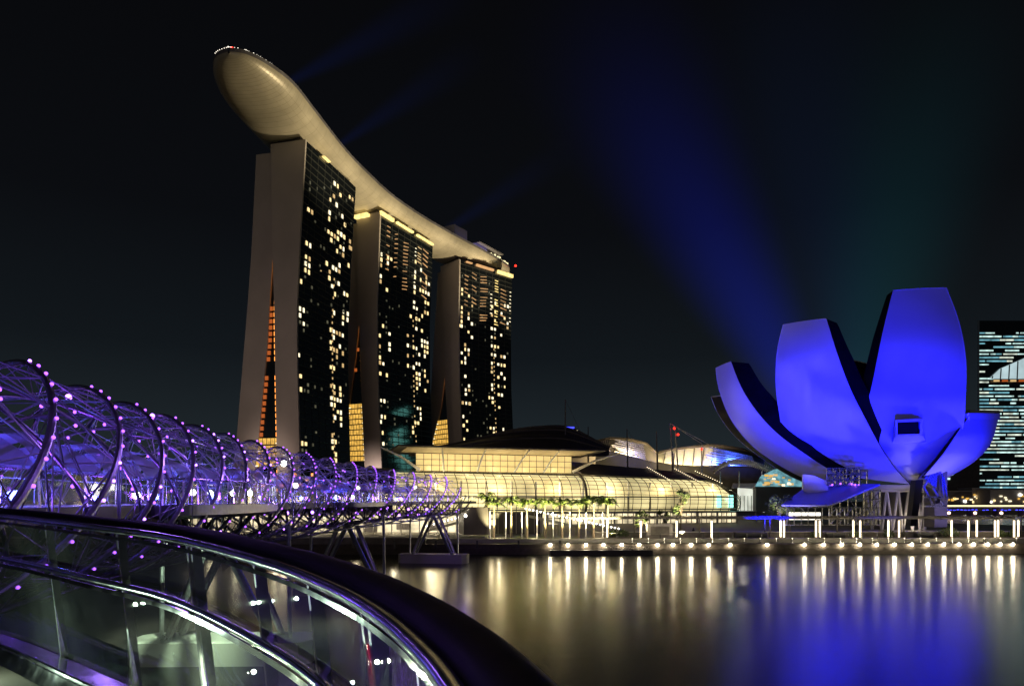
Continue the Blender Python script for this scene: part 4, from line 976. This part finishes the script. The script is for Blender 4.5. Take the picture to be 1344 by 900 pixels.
outer_nodes = {}
for k in range(6):
    pts = [hel(i*.1, k, 6, RO, 1) for i in range(0, int(HM*10) + 1)]
    MB().tube(pts, .088, 8).build('outer_helix_tube', M['duplex'], BR, smooth=True)
for k in range(5):
    pts = [hel(i*.1, k, 5, RI, -1, 5.5) for i in range(0, int(HM*10) + 1)]
    MB().tube(pts, .055, 7).build('inner_helix_tube', M['duplex'], BR, smooth=True)
# radial rods and bracing, one piece per bay
for b0 in range(HM):
    mb = MB()
    for q in range(3):
        h = b0 + q/3
        inn = [hel(h + dh, k, 5, RI, -1, 5.5) for k in range(5) for dh in (-.35, 0, .35)]
        nd = [hel(h, k, 6, RO, 1) for k in range(6)]
        nx_ = [hel(h + 1/3, k, 6, RO, 1) for k in range(6)]
        for k in range(6):
            cand = sorted(inn, key=lambda p: (p - nd[k]).length)
            for p in cand[:2] + cand[3:4]: mb.tube([nd[k], p], .018, 4, False)
            mb.tube([nd[k], nx_[(k + 1) % 6] if q % 2 else nx_[k - 1]], .020, 4, False)
            if q != 1: mb.tube([nd[k], nd[(k + 1) % 6]], .023, 4, False)
    mb.build('bracing_bay', M['rodsteel'], BR)
# walking deck
Ys = [6 + i*1.0 for i in range(0, 126)]
def strip(fn): return [[fn(Y, o, z) for o, z in ()] for Y in Ys]
at = lambda Y, o, z: cpt(Y) + crt(Y)*o + Vector((0, 0, z))
MB().loft([[at(Y, -1.9, 9.45), at(Y, 1.9, 9.45), at(Y, 1.9, 9.72), at(Y, -1.9, 9.72)] for Y in Ys], True, True).build('deck', M['roofgrey'], BR)
for sg in (1, -1):
    MB().loft([[at(Y, sg*1.93, 9.35), at(Y, sg*1.99, 9.35), at(Y, sg*1.99, 9.8), at(Y, sg*1.93, 9.8)] for Y in Ys], True, True).build('deck_fascia', M['darksteel'], BR)
    MB().loft([[at(Y, sg*1.9, 9.82), at(Y, sg*1.86, 10.75)] for Y in Ys]).build('balustrade_glass', M['glass'], BR)
    MB().tube([at(Y, sg*1.88, 10.8) for Y in Ys], .035, 6).build('handrail', M['steel'], BR)
    for Y in Ys[::3]: MB().beam(at(Y, sg*1.9, 9.8), at(Y, sg*1.86, 10.8), .05).build('balustrade_post', M['steel'], BR)
# under-deck trusses
for b0 in range(0, 118, 6):
    mb = MB(); Y0, Y1 = 8 + b0, 14 + b0
    Ym = (Y0 + Y1)/2
    for o in (-1.5, 1.5):
        mb.tube([at(Y0, o, 9.4), at(Ym, o*.55, 7.55), at(Y1, o, 9.4)], .10, 5)
        mb.tube([at(Y0 - 3, o*.55, 7.55), at(Ym, o*.55, 7.55), at(Y1, o*.55, 7.55)], .11, 5)
    mb.tube([at(Y0, -1.5, 9.4), at(Y0, 1.5, 9.4)], .08, 5); mb.tube([at(Ym, -.8, 7.55), at(Ym, .8, 7.55)], .08, 5)
    mb.tube([at(Y0, -1.5, 9.4), at(Ym, .8, 7.55)], .05, 5); mb.tube([at(Y0, 1.5, 9.4), at(Ym, -.8, 7.55)], .05, 5)
    mb.build('underdeck_truss', M['darksteel'], BR)
# blue lit canopy panels inside the tube
cm_ = bpy.data.materials.new('canopy_glass_blue'); cm_.use_nodes = True
bb_ = cm_.node_tree.nodes['Principled BSDF']; bb_.inputs['Base Color'].default_value = (.42, .42, .62, 1); bb_.inputs['Roughness'].default_value = .35; bb_.inputs['Alpha'].default_value = .62
for i in range(0, 34):
    h0, h1 = .5*i + .25, .5*i + .72
    if hY(h1) > 116: break
    rows = []
    for q in range(9):
        a = R(lerp(22, 150, q/8)); rows.append([cpt(hY(lerp(h0, h1, u))) + crt(hY(lerp(h0, h1, u)))*2.5*math.cos(a) + Vector((0, 0, 10.2 + 1.9*math.sin(a)*(.9 if i % 2 else 1.0))) for u in (0, .5, 1)])
    MB().loft(rows).build('canopy_panel', cm_, BR, smooth=True)
# LED points along the outer helix (near side)
leds = []
for k in range(6):
    h = 0.0; last = None
    while h < HM:
        p = hel(h, k, 6, RO + .10, 1); th = (2*math.pi*h/6 + 2*math.pi*k/6 + math.pi/2) % (2*math.pi)
        thd = math.degrees(th); thd = thd - 360 if thd > 180 else thd
        if -42 < thd < 72 and (last is None or (p - last).length > .80):
            leds.append((p, thd)); last = p
        h += .02
leds.sort(key=lambda q: q[0].length)
rest = MB(); nled = 0
for p, thd in leds:
    x_px = 672 + p.x/p.y*F
    r_ = .038 + .00042*p.y
    if x_px < -20: continue
    if nled < 100: MB().ball(p, r_, 8, 5).build('led_lamp', M['purple2'] if random.random() < .12 else M['purple'], BR); nled += 1
    else: rest.ball(p, r_, 6, 4)
rest.build('led_lamps', M['purple'], BR, kind='stuff')
inn = MB()
for k in range(5):
    h = .3
    while h < HM:
        p = hel(h, k, 5, RI - .1, -1, 5.5)
        if p.z > 10 and random.random() < .45: inn.ball(p, .045 + .0005*p.y, 6, 4)
        h += .22
inn.build('inner_led_lamps', M['purple'], BR, kind='stuff')
for px, py in ((157,671), (211,667), (232,678), (186,681), (364,662), (347,673), (377,673), (393,664), (410,672), (423,665), (454,664), (468,673), (497,675), (509,667), (524,675), (536,668), (549,675), (560,668)):
    Y = interp([(150, 30), (230, 37), (364, 52), (424, 66), (560, 108)], px); p = P(px, py, Y)
    MB().ball(p, .08 + .0011*Y, 8, 5).build('underdeck_lamp', M['purple2'], BR)
PU = (.26, .07, 1)
for i, Y in enumerate((12, 18, 24, 30, 37, 45, 54, 64, 75, 87, 99, 111)):
    lamp('bridge_purple_light', 'POINT', at(Y, 1.2, 9.95), 150 + Y*2.2, PU, shadow_soft_size=.2)
    lamp('bridge_blue_light', 'POINT', at(Y + 3, -.9, 10.1), 170 + Y*2.2, (.10, .12, 1), shadow_soft_size=.2)
    lamp('bridge_outer_light', 'POINT', at(Y + 2, 5.0, 13.0), 75 + Y*1.9, (.36, .18, 1), shadow_soft_size=.2)
lamp('bridge_white_light', 'POINT', P(372, 606, 49), 60, (1, .95, .85), shadow_soft_size=.15)
MB().ball(P(372.5, 608, 49.2), .22, 10, 6).build('flood_lamp', M['wbulb'], BR)
for px, py, Y in ((90, 521, 24.2), (200, 545.5, 32)): MB().ball(P(px, py, Y), .11, 8, 5).build('flood_lamp', M['purple2'], BR)
# viewing pods on the bay side
def pod(cy_, ax_, ay_, off, label):
    c0 = cpt(cy_) + crt(cy_)*off; n_ = crt(cy_); t_ = Vector((-n_.y, n_.x, 0))
    ring = lambda f, z: [c0 + n_*(ax_*f*math.cos(a)) + t_*(ay_*f*math.sin(a)) + Vector((0, 0, z)) for a in [R(-100 + i*200/36) for i in range(37)]]
    pdk = MB(); pdk.loft([ring(.1, 9.73), ring(1, 9.73), ring(1.0, 9.36), ring(.9, 9.2), ring(.1, 9.2)]); root = pdk.build('viewing_pod', M['darksteel'], BR, label=label)
    MB().loft([ring(1.005, 9.36), ring(1.012, 9.8), ring(.99, 9.8)]).build('pod_fascia', M['duplex'], root)
    MB().loft([ring(.985, 9.8), ring(.97, 10.85)]).build('pod_glass', M['glass'], root)
    MB().tube(ring(.97, 10.88), .04, 6).build('pod_handrail', M['steel'], root)
    for a, b2 in list(zip(ring(.985, 9.75), ring(.97, 10.88)))[::3]: MB().beam(a, b2, .06).build('pod_post', M['steel'], root)
    return ring
r1 = pod(36.0, 2.0, 9.0, 2.2, 'nearer oval viewing pod with glass balustrade')
r2 = pod(70.0, 2.0, 7.0, 2.2, 'farther oval viewing pod with glass balustrade')
for px, py, Y in ((253, 646, 37), (276, 647, 38.5), (306, 647, 41), (328, 647, 43), (180, 650, 33), (442, 652, 66), (462, 652, 70), (388, 637, 50), (470, 640, 74), (545, 640, 104)):
    MB().ball(P(px, py, Y), .14 + .001*Y, 8, 5).build('deck_lamp', M['wbulb'], BR)
for px, Y in ((276, 37.5), (320, 41.5), (455, 68)): lamp('pod_light', 'POINT', P(px, 646, Y), 45, (1, .95, .82), shadow_soft_size=.2)
# piers: V legs on flat caps, slim side posts
def pier(Y, label, shift=0, rot=0):
    c0 = cpt(Y) + crt(Y)*shift; n_ = crt(Y); o = thing('bridge_pier', (c0.x, c0.y, 0), label, 'pier', 'piers of the footbridge')
    prf = [(-5.6, -.9), (-5.0, -1.8), (5.0, -1.8), (5.6, -.9), (5.6, .9), (5.0, 1.8), (-5.0, 1.8), (-5.6, .9)]
    t_ = Vector((-n_.y, n_.x, 0))
    MB().prism([c0 + n_*x + t_*y + Vector((0, 0, -.6)) for x, y in prf], (0, 0, 2.0)).build('pile_cap', M['concrete'], o)
    for sx in (-3.2, 3.2):
        for sy in (-1, 1):
            MB().tube([c0 + n_*sx + t_*sy + Vector((0, 0, 1.4)), c0 + n_*(sx*.12) + t_*sy*1.6 + Vector((0, 0, 7.6))], [.22, .26], 8).build('leg', M['duplex'], o)
        MB().ball(c0 + n_*sx + Vector((0, -1, 1.5)), .35, 8, 5).build('foot_bearing', M['steel'], o)
    for sx in (-3.9, 3.9): MB().tube([c0 + n_*sx*1.02 + Vector((0, 0, 1.4)), c0 + n_*sx + Vector((0, 0, 8.4))], .14, 8).build('side_post', M['duplex'], o)
pier(110, 'far bridge pier standing clear in the bay on a flat concrete cap', .6)
pier(73, 'middle bridge pier half hidden behind the black rail')
pier(43, 'near bridge pier seen through the glass balustrade')
# shore end: open spiral ribs and landing
ld = thing('bridge_landing', (-7, 132, LZ), 'landing block with open spiral ribs where the footbridge meets the promenade', 'landing')
MB().box((-7.5, 134.5, 6.0), (5, 8, 5.2), .2).build('abutment', M['roof'], ld)
for q in range(7):
    a0 = q*.9; pts = []
    for i in range(15):
        f = i/14; r_ = lerp(3.5, 1.2, f); th = a0 + 2.6*f; Y = lerp(116, 131, f); pts.append(cpt(Y) + crt(Y)*r_*math.cos(th) + Vector((0, 0, lerp(ZC, 9.0, f) + r_*math.sin(th))))
    MB().tube(pts, .07, 6).build('spiral_rib', M['duplex'], ld)
lamp('landing_light', 'POINT', (-8, 128, 8.0), 70, (1, .85, .6), shadow_soft_size=.2)
MB().ball(P(611, 676.5, 127), .28, 8, 5).build('landing_lamp', M['wbulb'], ld)
# greenish flood under the near span
lamp('pier_floodlight', 'SPOT', (-18, 38, 8.6), 11000, (.72, 1, .66), (-21, 44, 0), spot_size=R(75), spot_blend=.8, shadow_soft_size=.06)
lamp('pier_floodlight', 'SPOT', (-9, 20, 8.4), 4000, (.72, 1, .66), (-12, 26, 0), spot_size=R(80), spot_blend=.8, shadow_soft_size=.06)

# ------------------------------------------------------------------ near balustrade with black cap rail
tp = [(-9.4, 8.2), (-7.6, 7.5), (-5.9, 6.75), (-4.34, 5.83), (-2.98, 4.80), (-1.97, 3.98), (-1.04, 2.92), (-.583, 2.27), (-.35, 1.85), (-.21, 1.53), (-.12, 1.28), (-.045, 1.0), (.0, .7), (.03, .35), (.04, -.1), (.03, -.7)]
tp = catmull(tp, 6)
RB = thing('glass_balustrade', (-2, 4, 8.6), 'curved steel and glass balustrade with wide black cap rail in the foreground', 'balustrade')
def side(i):
    a, b_ = Vector((*tp[max(i-1, 0)], 0)), Vector((*tp[min(i+1, len(tp)-1)], 0)); t_ = (b_ - a).normalized(); return Vector((-t_.y, t_.x, 0))   # away from the viewer
SL = .0444                                            # the platform climbs gently away from the viewer
def rail_path(off, z): return [Vector((*p, z + SL*p[1])) + side(i)*off for i, p in enumerate(tp)]
sgn = 1 if side(len(tp)//2).x > 0 else -1
rp2 = lambda off, z: rail_path(off*sgn, z)
ZT_ = CZ - .40
MB().tube(rp2(0, ZT_ + .0), .024, 14).build('top_rail', M['railsteel'], RB, smooth=True)
# black cap: rounded wide section just outside the top rail
sec = [(.026, -.03), (.020, .0), (.028, .028), (.05, .046), (.085, .058), (.118, .06), (.137, .05), (.143, .03), (.135, -.03)]
rows = [[Vector((*p, ZT_ + .005 + dz + SL*p[1])) + side(i)*sgn*o for o, dz in sec] for i, p in enumerate(tp)]
MB().loft(rows, True).build('cap_rail', M['black'], RB, smooth=True)
MB().tube(rp2(.1445, ZT_ + .045), .0035, 6).build('cap_edge_trim', M['railsteel'], RB)
MB().tube(rp2(0, CZ - .756), .022, 14).build('middle_rail', M['railsteel'], RB, smooth=True)
MB().loft([[a, b_, c, d] for a, b_, c, d in zip(rp2(.006, CZ - .80), rp2(.02, CZ - .80), rp2(.02, CZ - .83), rp2(.006, CZ - .83))], True).build('glass_clamp_strip', M['railsteel'], RB)
MB().loft([[a, b_, c, d] for a, b_, c, d in zip(rp2(.006, CZ - .445), rp2(.02, CZ - .445), rp2(.02, CZ - .465), rp2(.006, CZ - .465))], True).build('glass_clamp_strip', M['railsteel'], RB)
def acc():
    d = [0]
    for a, b_ in zip(tp, tp[1:]): d.append(d[-1] + math.dist(a, b_))
    return d
AL = acc()
def at_rail(px):          # index on the rail path for a column of the photograph
    best = min(range(len(tp)), key=lambda i: abs(672 + tp[i][0]/max(tp[i][1], .05)*F - px) + (0 if tp[i][1] > .1 else 1e6)); return best
posts = [at_rail(x) for x in (-150, -60, 66, 153, 238, 321, 398, 470, 541)]
posts = sorted(set(posts + [len(tp) - 12]))
def rail_pt(i, off, z): return Vector((*tp[i], z + SL*tp[i][1])) + side(i)*sgn*off
for n_, (i, j) in enumerate(zip(posts, posts[1:])):
    idx = list(range(i, j + 1))
    up_ = MB().loft([[rail_pt(q, .013, CZ - .46), rail_pt(q, .035, CZ - .80)] for q in idx]); up_.build('upper_glass_panel', M['podglass'], RB)
    MB().loft([[rail_pt(q, .04, CZ - .835), rail_pt(q, .14, CZ - 1.50)] for q in idx]).build('lower_glass_panel', M['podglass'], RB)
for n_, i in enumerate(posts):
    dbl = n_ in (4, 7)
    t_ = Vector((-side(i).y, side(i).x, 0))
    for s_ in ((-.035, .035) if dbl else (0,)):
        a, b_ = rail_pt(i, .03, CZ - .41) + t_*s_, rail_pt(i, .15, CZ - 1.54) + t_*s_
        MB().beam(a, b_, .022 if not dbl else .026, .05, up=side(i)).build('post', M['poststeel'], RB)
    if dbl: MB().beam(rail_pt(i, .05, CZ - .43), rail_pt(i, .16, CZ - 1.54), .055, .02, up=side(i)).build('post_plate', M['poststeel'], RB)
    MB().beam(rail_pt(i, 0, CZ - .756), rail_pt(i, .04, CZ - .835), .03, .02).build('rail_bracket', M['railsteel'], RB)
i = posts[4]
MB().beam(rail_pt(i, .10, CZ - 1.05), rail_pt(i, .125, CZ - 1.56), .03, .015, up=side(i)).build('strip_lamp', M['stripw'], RB)
lamp('strip_lamp_light', 'POINT', rail_pt(i, -.12, CZ - 1.25), 5, (.82, 1, .62), shadow_soft_size=.012)
for i in (posts[5], posts[7]):
    MB().beam(rail_pt(i, .02, CZ - .52 if i == posts[7] else CZ - 1.0), rail_pt(i, .05, CZ - .68 if i == posts[7] else CZ - 1.16), .012, .01, up=side(i)).build('red_strip', M['redled'], RB)
lamp('kerb_fill_light', 'POINT', rail_pt(posts[2], -.5, CZ - 1.3), 16, (.7, 1, .72), shadow_soft_size=.012)  # fill lights added along the kerb to brighten posts and panes
lamp('deck_purple_light', 'POINT', rail_pt(posts[6], -.45, CZ - 1.38), 26, (.28, .10, 1), shadow_soft_size=.012)
lamp('deck_purple_light', 'POINT', rail_pt(posts[7], -.3, CZ - 1.4), 16, (.22, .10, 1), shadow_soft_size=.012)
lamp('kerb_fill_light', 'POINT', rail_pt(posts[4], -.35, CZ - 1.38), 9, (.8, 1, .78), shadow_soft_size=.012)
lamp('kerb_fill_light', 'POINT', rail_pt(posts[6], -.3, CZ - 1.38), 26, (.26, .13, 1), shadow_soft_size=.012)
# deck of the viewing platform and its steel kerb
pdk = [Vector((*p, CZ - 1.56 + SL*p[1])) + side(i)*sgn*.2 for i, p in enumerate(tp)]
MB().loft([[a, b_] for a, b_ in zip(pdk, [Vector((p.x - 6, p.y - 5, p.z)) for p in pdk])]).build('platform_deck', M['deckwood'], None)
bpy.data.objects['platform_deck']['kind'] = 'structure'
MB().loft([[a, b_, c, d] for a, b_, c, d in zip(rp2(-.16, CZ - 1.555), rp2(-.12, CZ - 1.45), rp2(.10, CZ - 1.45), rp2(.15, CZ - 1.555))], False).build('kerb', M['railsteel'], RB, smooth=True)
MB().tube(rp2(-.10, CZ - 1.435), .02, 8).build('kerb_tube', M['railsteel'], RB, smooth=True)
# ------------------------------------------------------------------ right background: office tower, low buildings, road bridge
random.seed(21)
of = thing('office_tower', P(1330, 650, 620), 'tall office tower with teal lit floors at the right edge', 'tower')
YO = 620; xl, xr = P(1283, 0, YO).x, P(1400, 0, YO).x; zt = P(0, 421, YO).z
kb = (YO + 70)/YO; MB().prism([(xl, YO, .2), (xr, YO, .2), (xr*kb, YO + 70, .2), (xl*kb + .5, YO + 70, .2)], (0, 0, zt)).build('tower_body', M['glassdark'], of)
MB().box((xl + .6, YO - .3, zt/2), (1.2, 1, zt)).build('corner_fin', M['steel'], of)
tops = lambda x: interp([(1283, 478), (1300, 478), (1310, 476), (1344, 462)], x)
mats_ = [emit('office_band_%s' % n_, c, s_, .6, .16) for n_, c, s_ in (('pale', (.66, .95, .9), .95), ('teal', (.30, .75, .9), .5), ('warm', (.85, .95, .8), .8))]
py = 437; row = 0; wins = []
while py < 642:
    x = 1285.5; inner = 500 if py > 500 else 0
    zc = P(0, py, YO).z
    gap = 474 < py < 505
    while x < 1398:
        w = random.choice((3, 7, 12, 18, 26)); dens = (.88 if row % 5 else .5) if py > 500 or py < 468 else .5
        if not (gap and x > 1298) and random.random() < dens:
            a, b_ = P(x, py, YO).x, P(min(x + w, 1398), py, YO).x; wins.append((((a + b_)/2, YO - .15, zc), (b_ - a, .5, 1.35 if row % 3 else 1.0)))
        x += w + random.choice((.4, .8, 2.5))
    py += 4.6; row += 1
wins.sort(key=lambda q: -q[1][0] - (20 if q[0][0] < P(1345, 0, YO).x else 0)); rest = MB()
for i, (c, sz) in enumerate(wins):
    if i < 100: MB().box(c, sz).build('lit_window', random.choice(mats_), of)
    else: rest.box(c, sz)
rest.build('lit_windows', mats_[0], of, kind='stuff')
# sloping sky lobby
lb = MB(); lb.face([P(1298, 497, YO - 1.2), P(1400, 497, YO - 1.2), P(1400, 452, YO - 1.2), P(1344, 470, YO - 1.2), P(1312, 484, YO - 1.2)]); lb.build('sky_lobby', emit('lobby_glass', (.72, .95, 1), .62, .3, .05), of)
for i in range(9):
    x = 1302 + i*11; MB().beam(P(x, 497, YO - 1.8), P(x + 1, interp([(1298, 497), (1312, 484), (1344, 470), (1400, 452)], x), YO - 1.8), .7).build('lobby_mullion', M['mullion'], of)
for i in range(8): MB().box(P(1308 + i*11, 499.5, YO - 2), (5, .6, 1.6)).build('lobby_lamp', M['orange2'] if i % 2 else M['win3'], of)
ft = thing('office_tower', (712, 905, 0), 'added unseen teal glowing tower, mirrored in the middle hotel tower', 'tower')  # unseen tower added so its glowing floors mirror in the hotel glass
MB().box((722, 925, 118), (100, 40, 236)).build('tower_body', M['glassdark'], ft)
tealb = emit('added_teal_glow', (.30, 1, .88), 2.6, .6, .06)
for i in range(56):
    MB().box((722 + random.uniform(-16, 16), 904.6, 12 + i*3.9), (random.uniform(35, 64), .6, 1.7)).build('lit_floor', tealb, ft)
dk = thing('dark_block', P(1250, 650, 560), 'dim brown slab building between the lotus and the office tower', 'building')
a, b_ = P(1236, 0, 560).x, P(1286, 0, 560).x; z1 = P(0, 602, 560).z
MB().box(((a + b_)/2, 575, z1/2), (b_ - a, 30, z1)).build('block', M['roof'], dk); MB().box((a + 4, 559, P(0, 622, 560).z), (9, 1, 2)).build('lit_floor', mats_[1], dk); MB().box((a + 3, 559, P(0, 628, 560).z), (6, 1, 1.6)).build('lit_floor', mats_[0], dk)
MB().box((a + 10, 559.4, z1 + 1), (5, 3, 2)).build('roof_plant', M['roofgrey'], dk)
for i, (x0, x1, y0, y1, Y, lbl) in enumerate(((1238, 1276, 645, 657, 500, 'low lit restaurant block just right of the lotus'), (1276, 1300, 641, 657, 520, 'pale low hall left of the office tower foot'), (1300, 1350, 643, 657, 505, 'low podium with bright shops under the office tower'))):
    o = thing('low_building', P((x0 + x1)/2, 660, Y), lbl, 'building', 'low buildings across the channel')
    a, b_ = P(x0, 0, Y).x, P(x1, 0, Y).x; z0, z1 = .2, P(0, y0, Y).z
    MB().box(((a + b_)/2, Y + 8, z1/2), (b_ - a, 16, z1)).build('block', M['concrete'] if i else M['roofgrey'], o)
    MB().box(((a + b_)/2, Y + 7.5, z1 + .3), (b_ - a + 1.5, 17.5, .6)).build('roof', M['concrete'], o)
    for q in range(14):
        px = lerp(x0 + 1, x1 - 1, random.random()); py = random.uniform(y0 + 6, y1 + 1.5)
        MB().box(P(px, py, Y - .4), (random.uniform(.7, 2.4), .5, random.uniform(.7, 1.7))).build('lit_window', random.choice((M['win1'], M['win2'], M['win3'], M['wbulb'], M['amber'])), o)
rdb = thing('road_bridge', P(1290, 668, 420), 'low road bridge with a lit edge and blue lamps across the channel', 'bridge')
a, b_ = P(1215, 664, 420), P(1420, 664, 420)
MB().beam(Vector((a.x, 425, 6.2)), Vector((b_.x, 425, 6.2)), 10, 1.4).build('deck', M['concrete'], rdb)
MB().beam(Vector((a.x, 419.6, 6.6)), Vector((b_.x, 419.6, 6.6)), .6, .55).build('lit_edge', M['deckglow'], rdb)
for i in range(7): x = lerp(a.x, b_.x, i/6); MB().box((x, 426, 2.6), (2.2, 5, 5.6)).build('pier', M['quay'], rdb)
for i in range(40):
    x = lerp(a.x + 8, b_.x, i/39)
    if random.random() < .8: MB().box((x, 419.2, 4.0 + random.uniform(-.2, .2)), (1.3, .4, .5)).build('blue_lamp', M['blueled'], rdb)
for i in range(5): MB().ball((lerp(a.x + 12, b_.x - 20, i/4), 416.5, 2.2), .9, 8, 5).build('pier_lamp', emit('pinkish_lamp', (1, .62, .45), 5) if i == 0 else bpy.data.materials['pinkish_lamp'], rdb)

# ------------------------------------------------------------------ searchlight beams: self-glowing cones in place of light scattered in air
def beam_vol(name, apex, to, r0, r1, col, dens, label, fall=1.5):
    apex, to = Vector(apex), Vector(to); Lb = (to - apex).length
    m = bpy.data.materials.new(name); m.use_nodes = True; t = m.node_tree; t.nodes.remove(t.nodes['Principled BSDF'])
    em = t.nodes.new('ShaderNodeEmission'); em.inputs[0].default_value = (*col, 1)
    tc = t.nodes.new('ShaderNodeTexCoord'); sp = t.nodes.new('ShaderNodeSeparateXYZ'); t.links.new(tc.outputs['Object'], sp.inputs[0])
    def mth(op, a, b_=None, clamp=False):
        n_ = t.nodes.new('ShaderNodeMath'); n_.operation = op; n_.use_clamp = clamp
        for i, v in enumerate((a, b_)):
            if v is None: continue
            if isinstance(v, (int, float)): n_.inputs[i].default_value = v
            else: t.links.new(v, n_.inputs[i])
        return n_.outputs[0]
    X, Y_, Z = sp.outputs
    rr = mth('SQRT', mth('ADD', mth('MULTIPLY', X, X), mth('MULTIPLY', Y_, Y_)))
    u = mth('DIVIDE', Z, Lb); rad = mth('ADD', mth('MULTIPLY', u, r1 - r0), r0)
    q = mth('SUBTRACT', 1.0, mth('DIVIDE', rr, rad), True)
    prof = mth('MULTIPLY', mth('MULTIPLY', q, q), mth('SUBTRACT', 3.0, mth('MULTIPLY', q, 2.0)))
    ax = mth('POWER', mth('SUBTRACT', 1.0, u, True), fall)
    st_ = mth('MULTIPLY', mth('MULTIPLY', prof, ax), dens)
    thin = mth('DIVIDE', st_, rad)
    t.links.new(thin, em.inputs[1]); t.links.new(em.outputs[0], t.nodes['Material Output'].inputs['Volume'])
    rows = [[Vector((lerp(r0, r1, f)*math.cos(2*math.pi*i/24), lerp(r0, r1, f)*math.sin(2*math.pi*i/24), Lb*f)) for i in range(24)] for f in (0, 1)]
    mb = MB(); mb.loft(rows, True, True); o = mb.build('searchlight_beam', m)
    o.location = apex; o.rotation_euler = (to - apex).to_track_quat('Z', 'Y').to_euler()
    return tag(o, label, 'light beam', 'searchlight beams in the night sky')
YB = 330
beam_vol('beam_blue', P(1075, 560, YB), P(725, -60, YB + 60), 14, 80, (.008, .030, 1), .125, 'wide deep blue beam slanting up left from behind the lotus', 2.2)
beam_vol('beam_teal', P(1128, 540, YB), P(1265, -120, YB + 40), 26, 85, (.01, .34, .44), .045, 'broad faint teal beam rising behind the two tall petals', 1.9)
beam_vol('beam_blue_right', P(1110, 520, YB), P(1010, -80, YB + 40), 24, 80, (.01, .10, .40), .03, 'faint blue green beam rising between the other two behind the lotus', 1.0)
beam_vol('beam_far', P(372, 112, 430), P(640, -30, 470), 3, 26, (.02, .10, 1), .010, 'thin dim blue beam leaving the roof deck near its pointed bow', 1.2)
beam_vol('beam_far_mid', P(445, 190, 480), P(640, 60, 520), 3, 24, (.02, .10, 1), .009, 'thin dim blue beam leaving the middle of the roof deck', 1.2)
beam_vol('beam_far_end', P(570, 312, 600), P(760, 190, 640), 3, 26, (.02, .10, 1), .009, 'thin dim blue beam leaving the far end of the roof deck', 1.2)

# ------------------------------------------------------------------ tiny figures
def person(loc, h, rz, label):
    o = thing('person', loc, label, 'person'); s = h/1.72
    me = bpy.data.meshes.new('body')
    J = [(0,0,.95),(0,0,1.12),(0,.01,1.32),(0,.01,1.47),(0,.02,1.60),(0,.02,1.70), (.10,0,.90),(.11,.02,.50),(.12,0,.09),(.13,.15,.03), (-.10,0,.90),(-.12,-.03,.50),(-.14,-.04,.09),(-.15,.11,.03), (.19,.0,1.38),(.25,-.01,1.10),(.24,.10,.86), (-.19,0,1.38),(-.25,.0,1.10),(-.22,.12,.88)]
    E = [(0,1),(1,2),(2,3),(3,4),(4,5),(0,6),(6,7),(7,8),(8,9),(0,10),(10,11),(11,12),(12,13),(2,14),(14,15),(15,16),(2,17),(17,18),(18,19)]
    rad = [.14,.13,.16,.06,.10,.08,.10,.07,.05,.035,.10,.07,.05,.035,.07,.05,.04,.07,.05,.04]
    me.from_pydata([(x*s, y*s, z*s) for x, y, z in J], E, []); b_ = bpy.data.objects.new('body', me); COL.objects.link(b_); b_.parent = o
    me.materials.append(M['cloth']); md = b_.modifiers.new('skin', 'SKIN')
    for v, r_ in zip(me.skin_vertices[0].data if me.skin_vertices else [], rad): v.radius = (r_*s, r_*s*.85)
    if me.skin_vertices: me.skin_vertices[0].data[0].use_root = True
    sb = b_.modifiers.new('sub', 'SUBSURF'); sb.levels = 1; sb.render_levels = 1
    hb = MB(); hb.ball((0, .0, 1.66*s), .115*s, 8, 6); hb.v = [(x + loc[0], y + loc[1], z + loc[2]) for x, y, z in hb.v]; hb.build('hair', M['black'], o)
    o.rotation_euler = (0, 0, rz); return o
person(Vector((P(314, 0, 42.5).x, 42.5, 9.74)), 1.72, 1.0, 'dark clothed person standing on the nearer viewing pod, the left of two')
person(Vector((P(322, 0, 43.5).x, 43.5, 9.74)), 1.60, 2.4, 'dark clothed person standing on the nearer viewing pod, the right of two')
person(Vector((P(910, 0, 135).x, 135, LZ)), 1.75, 3.0, 'person in dark clothes walking below the tall lit tree')
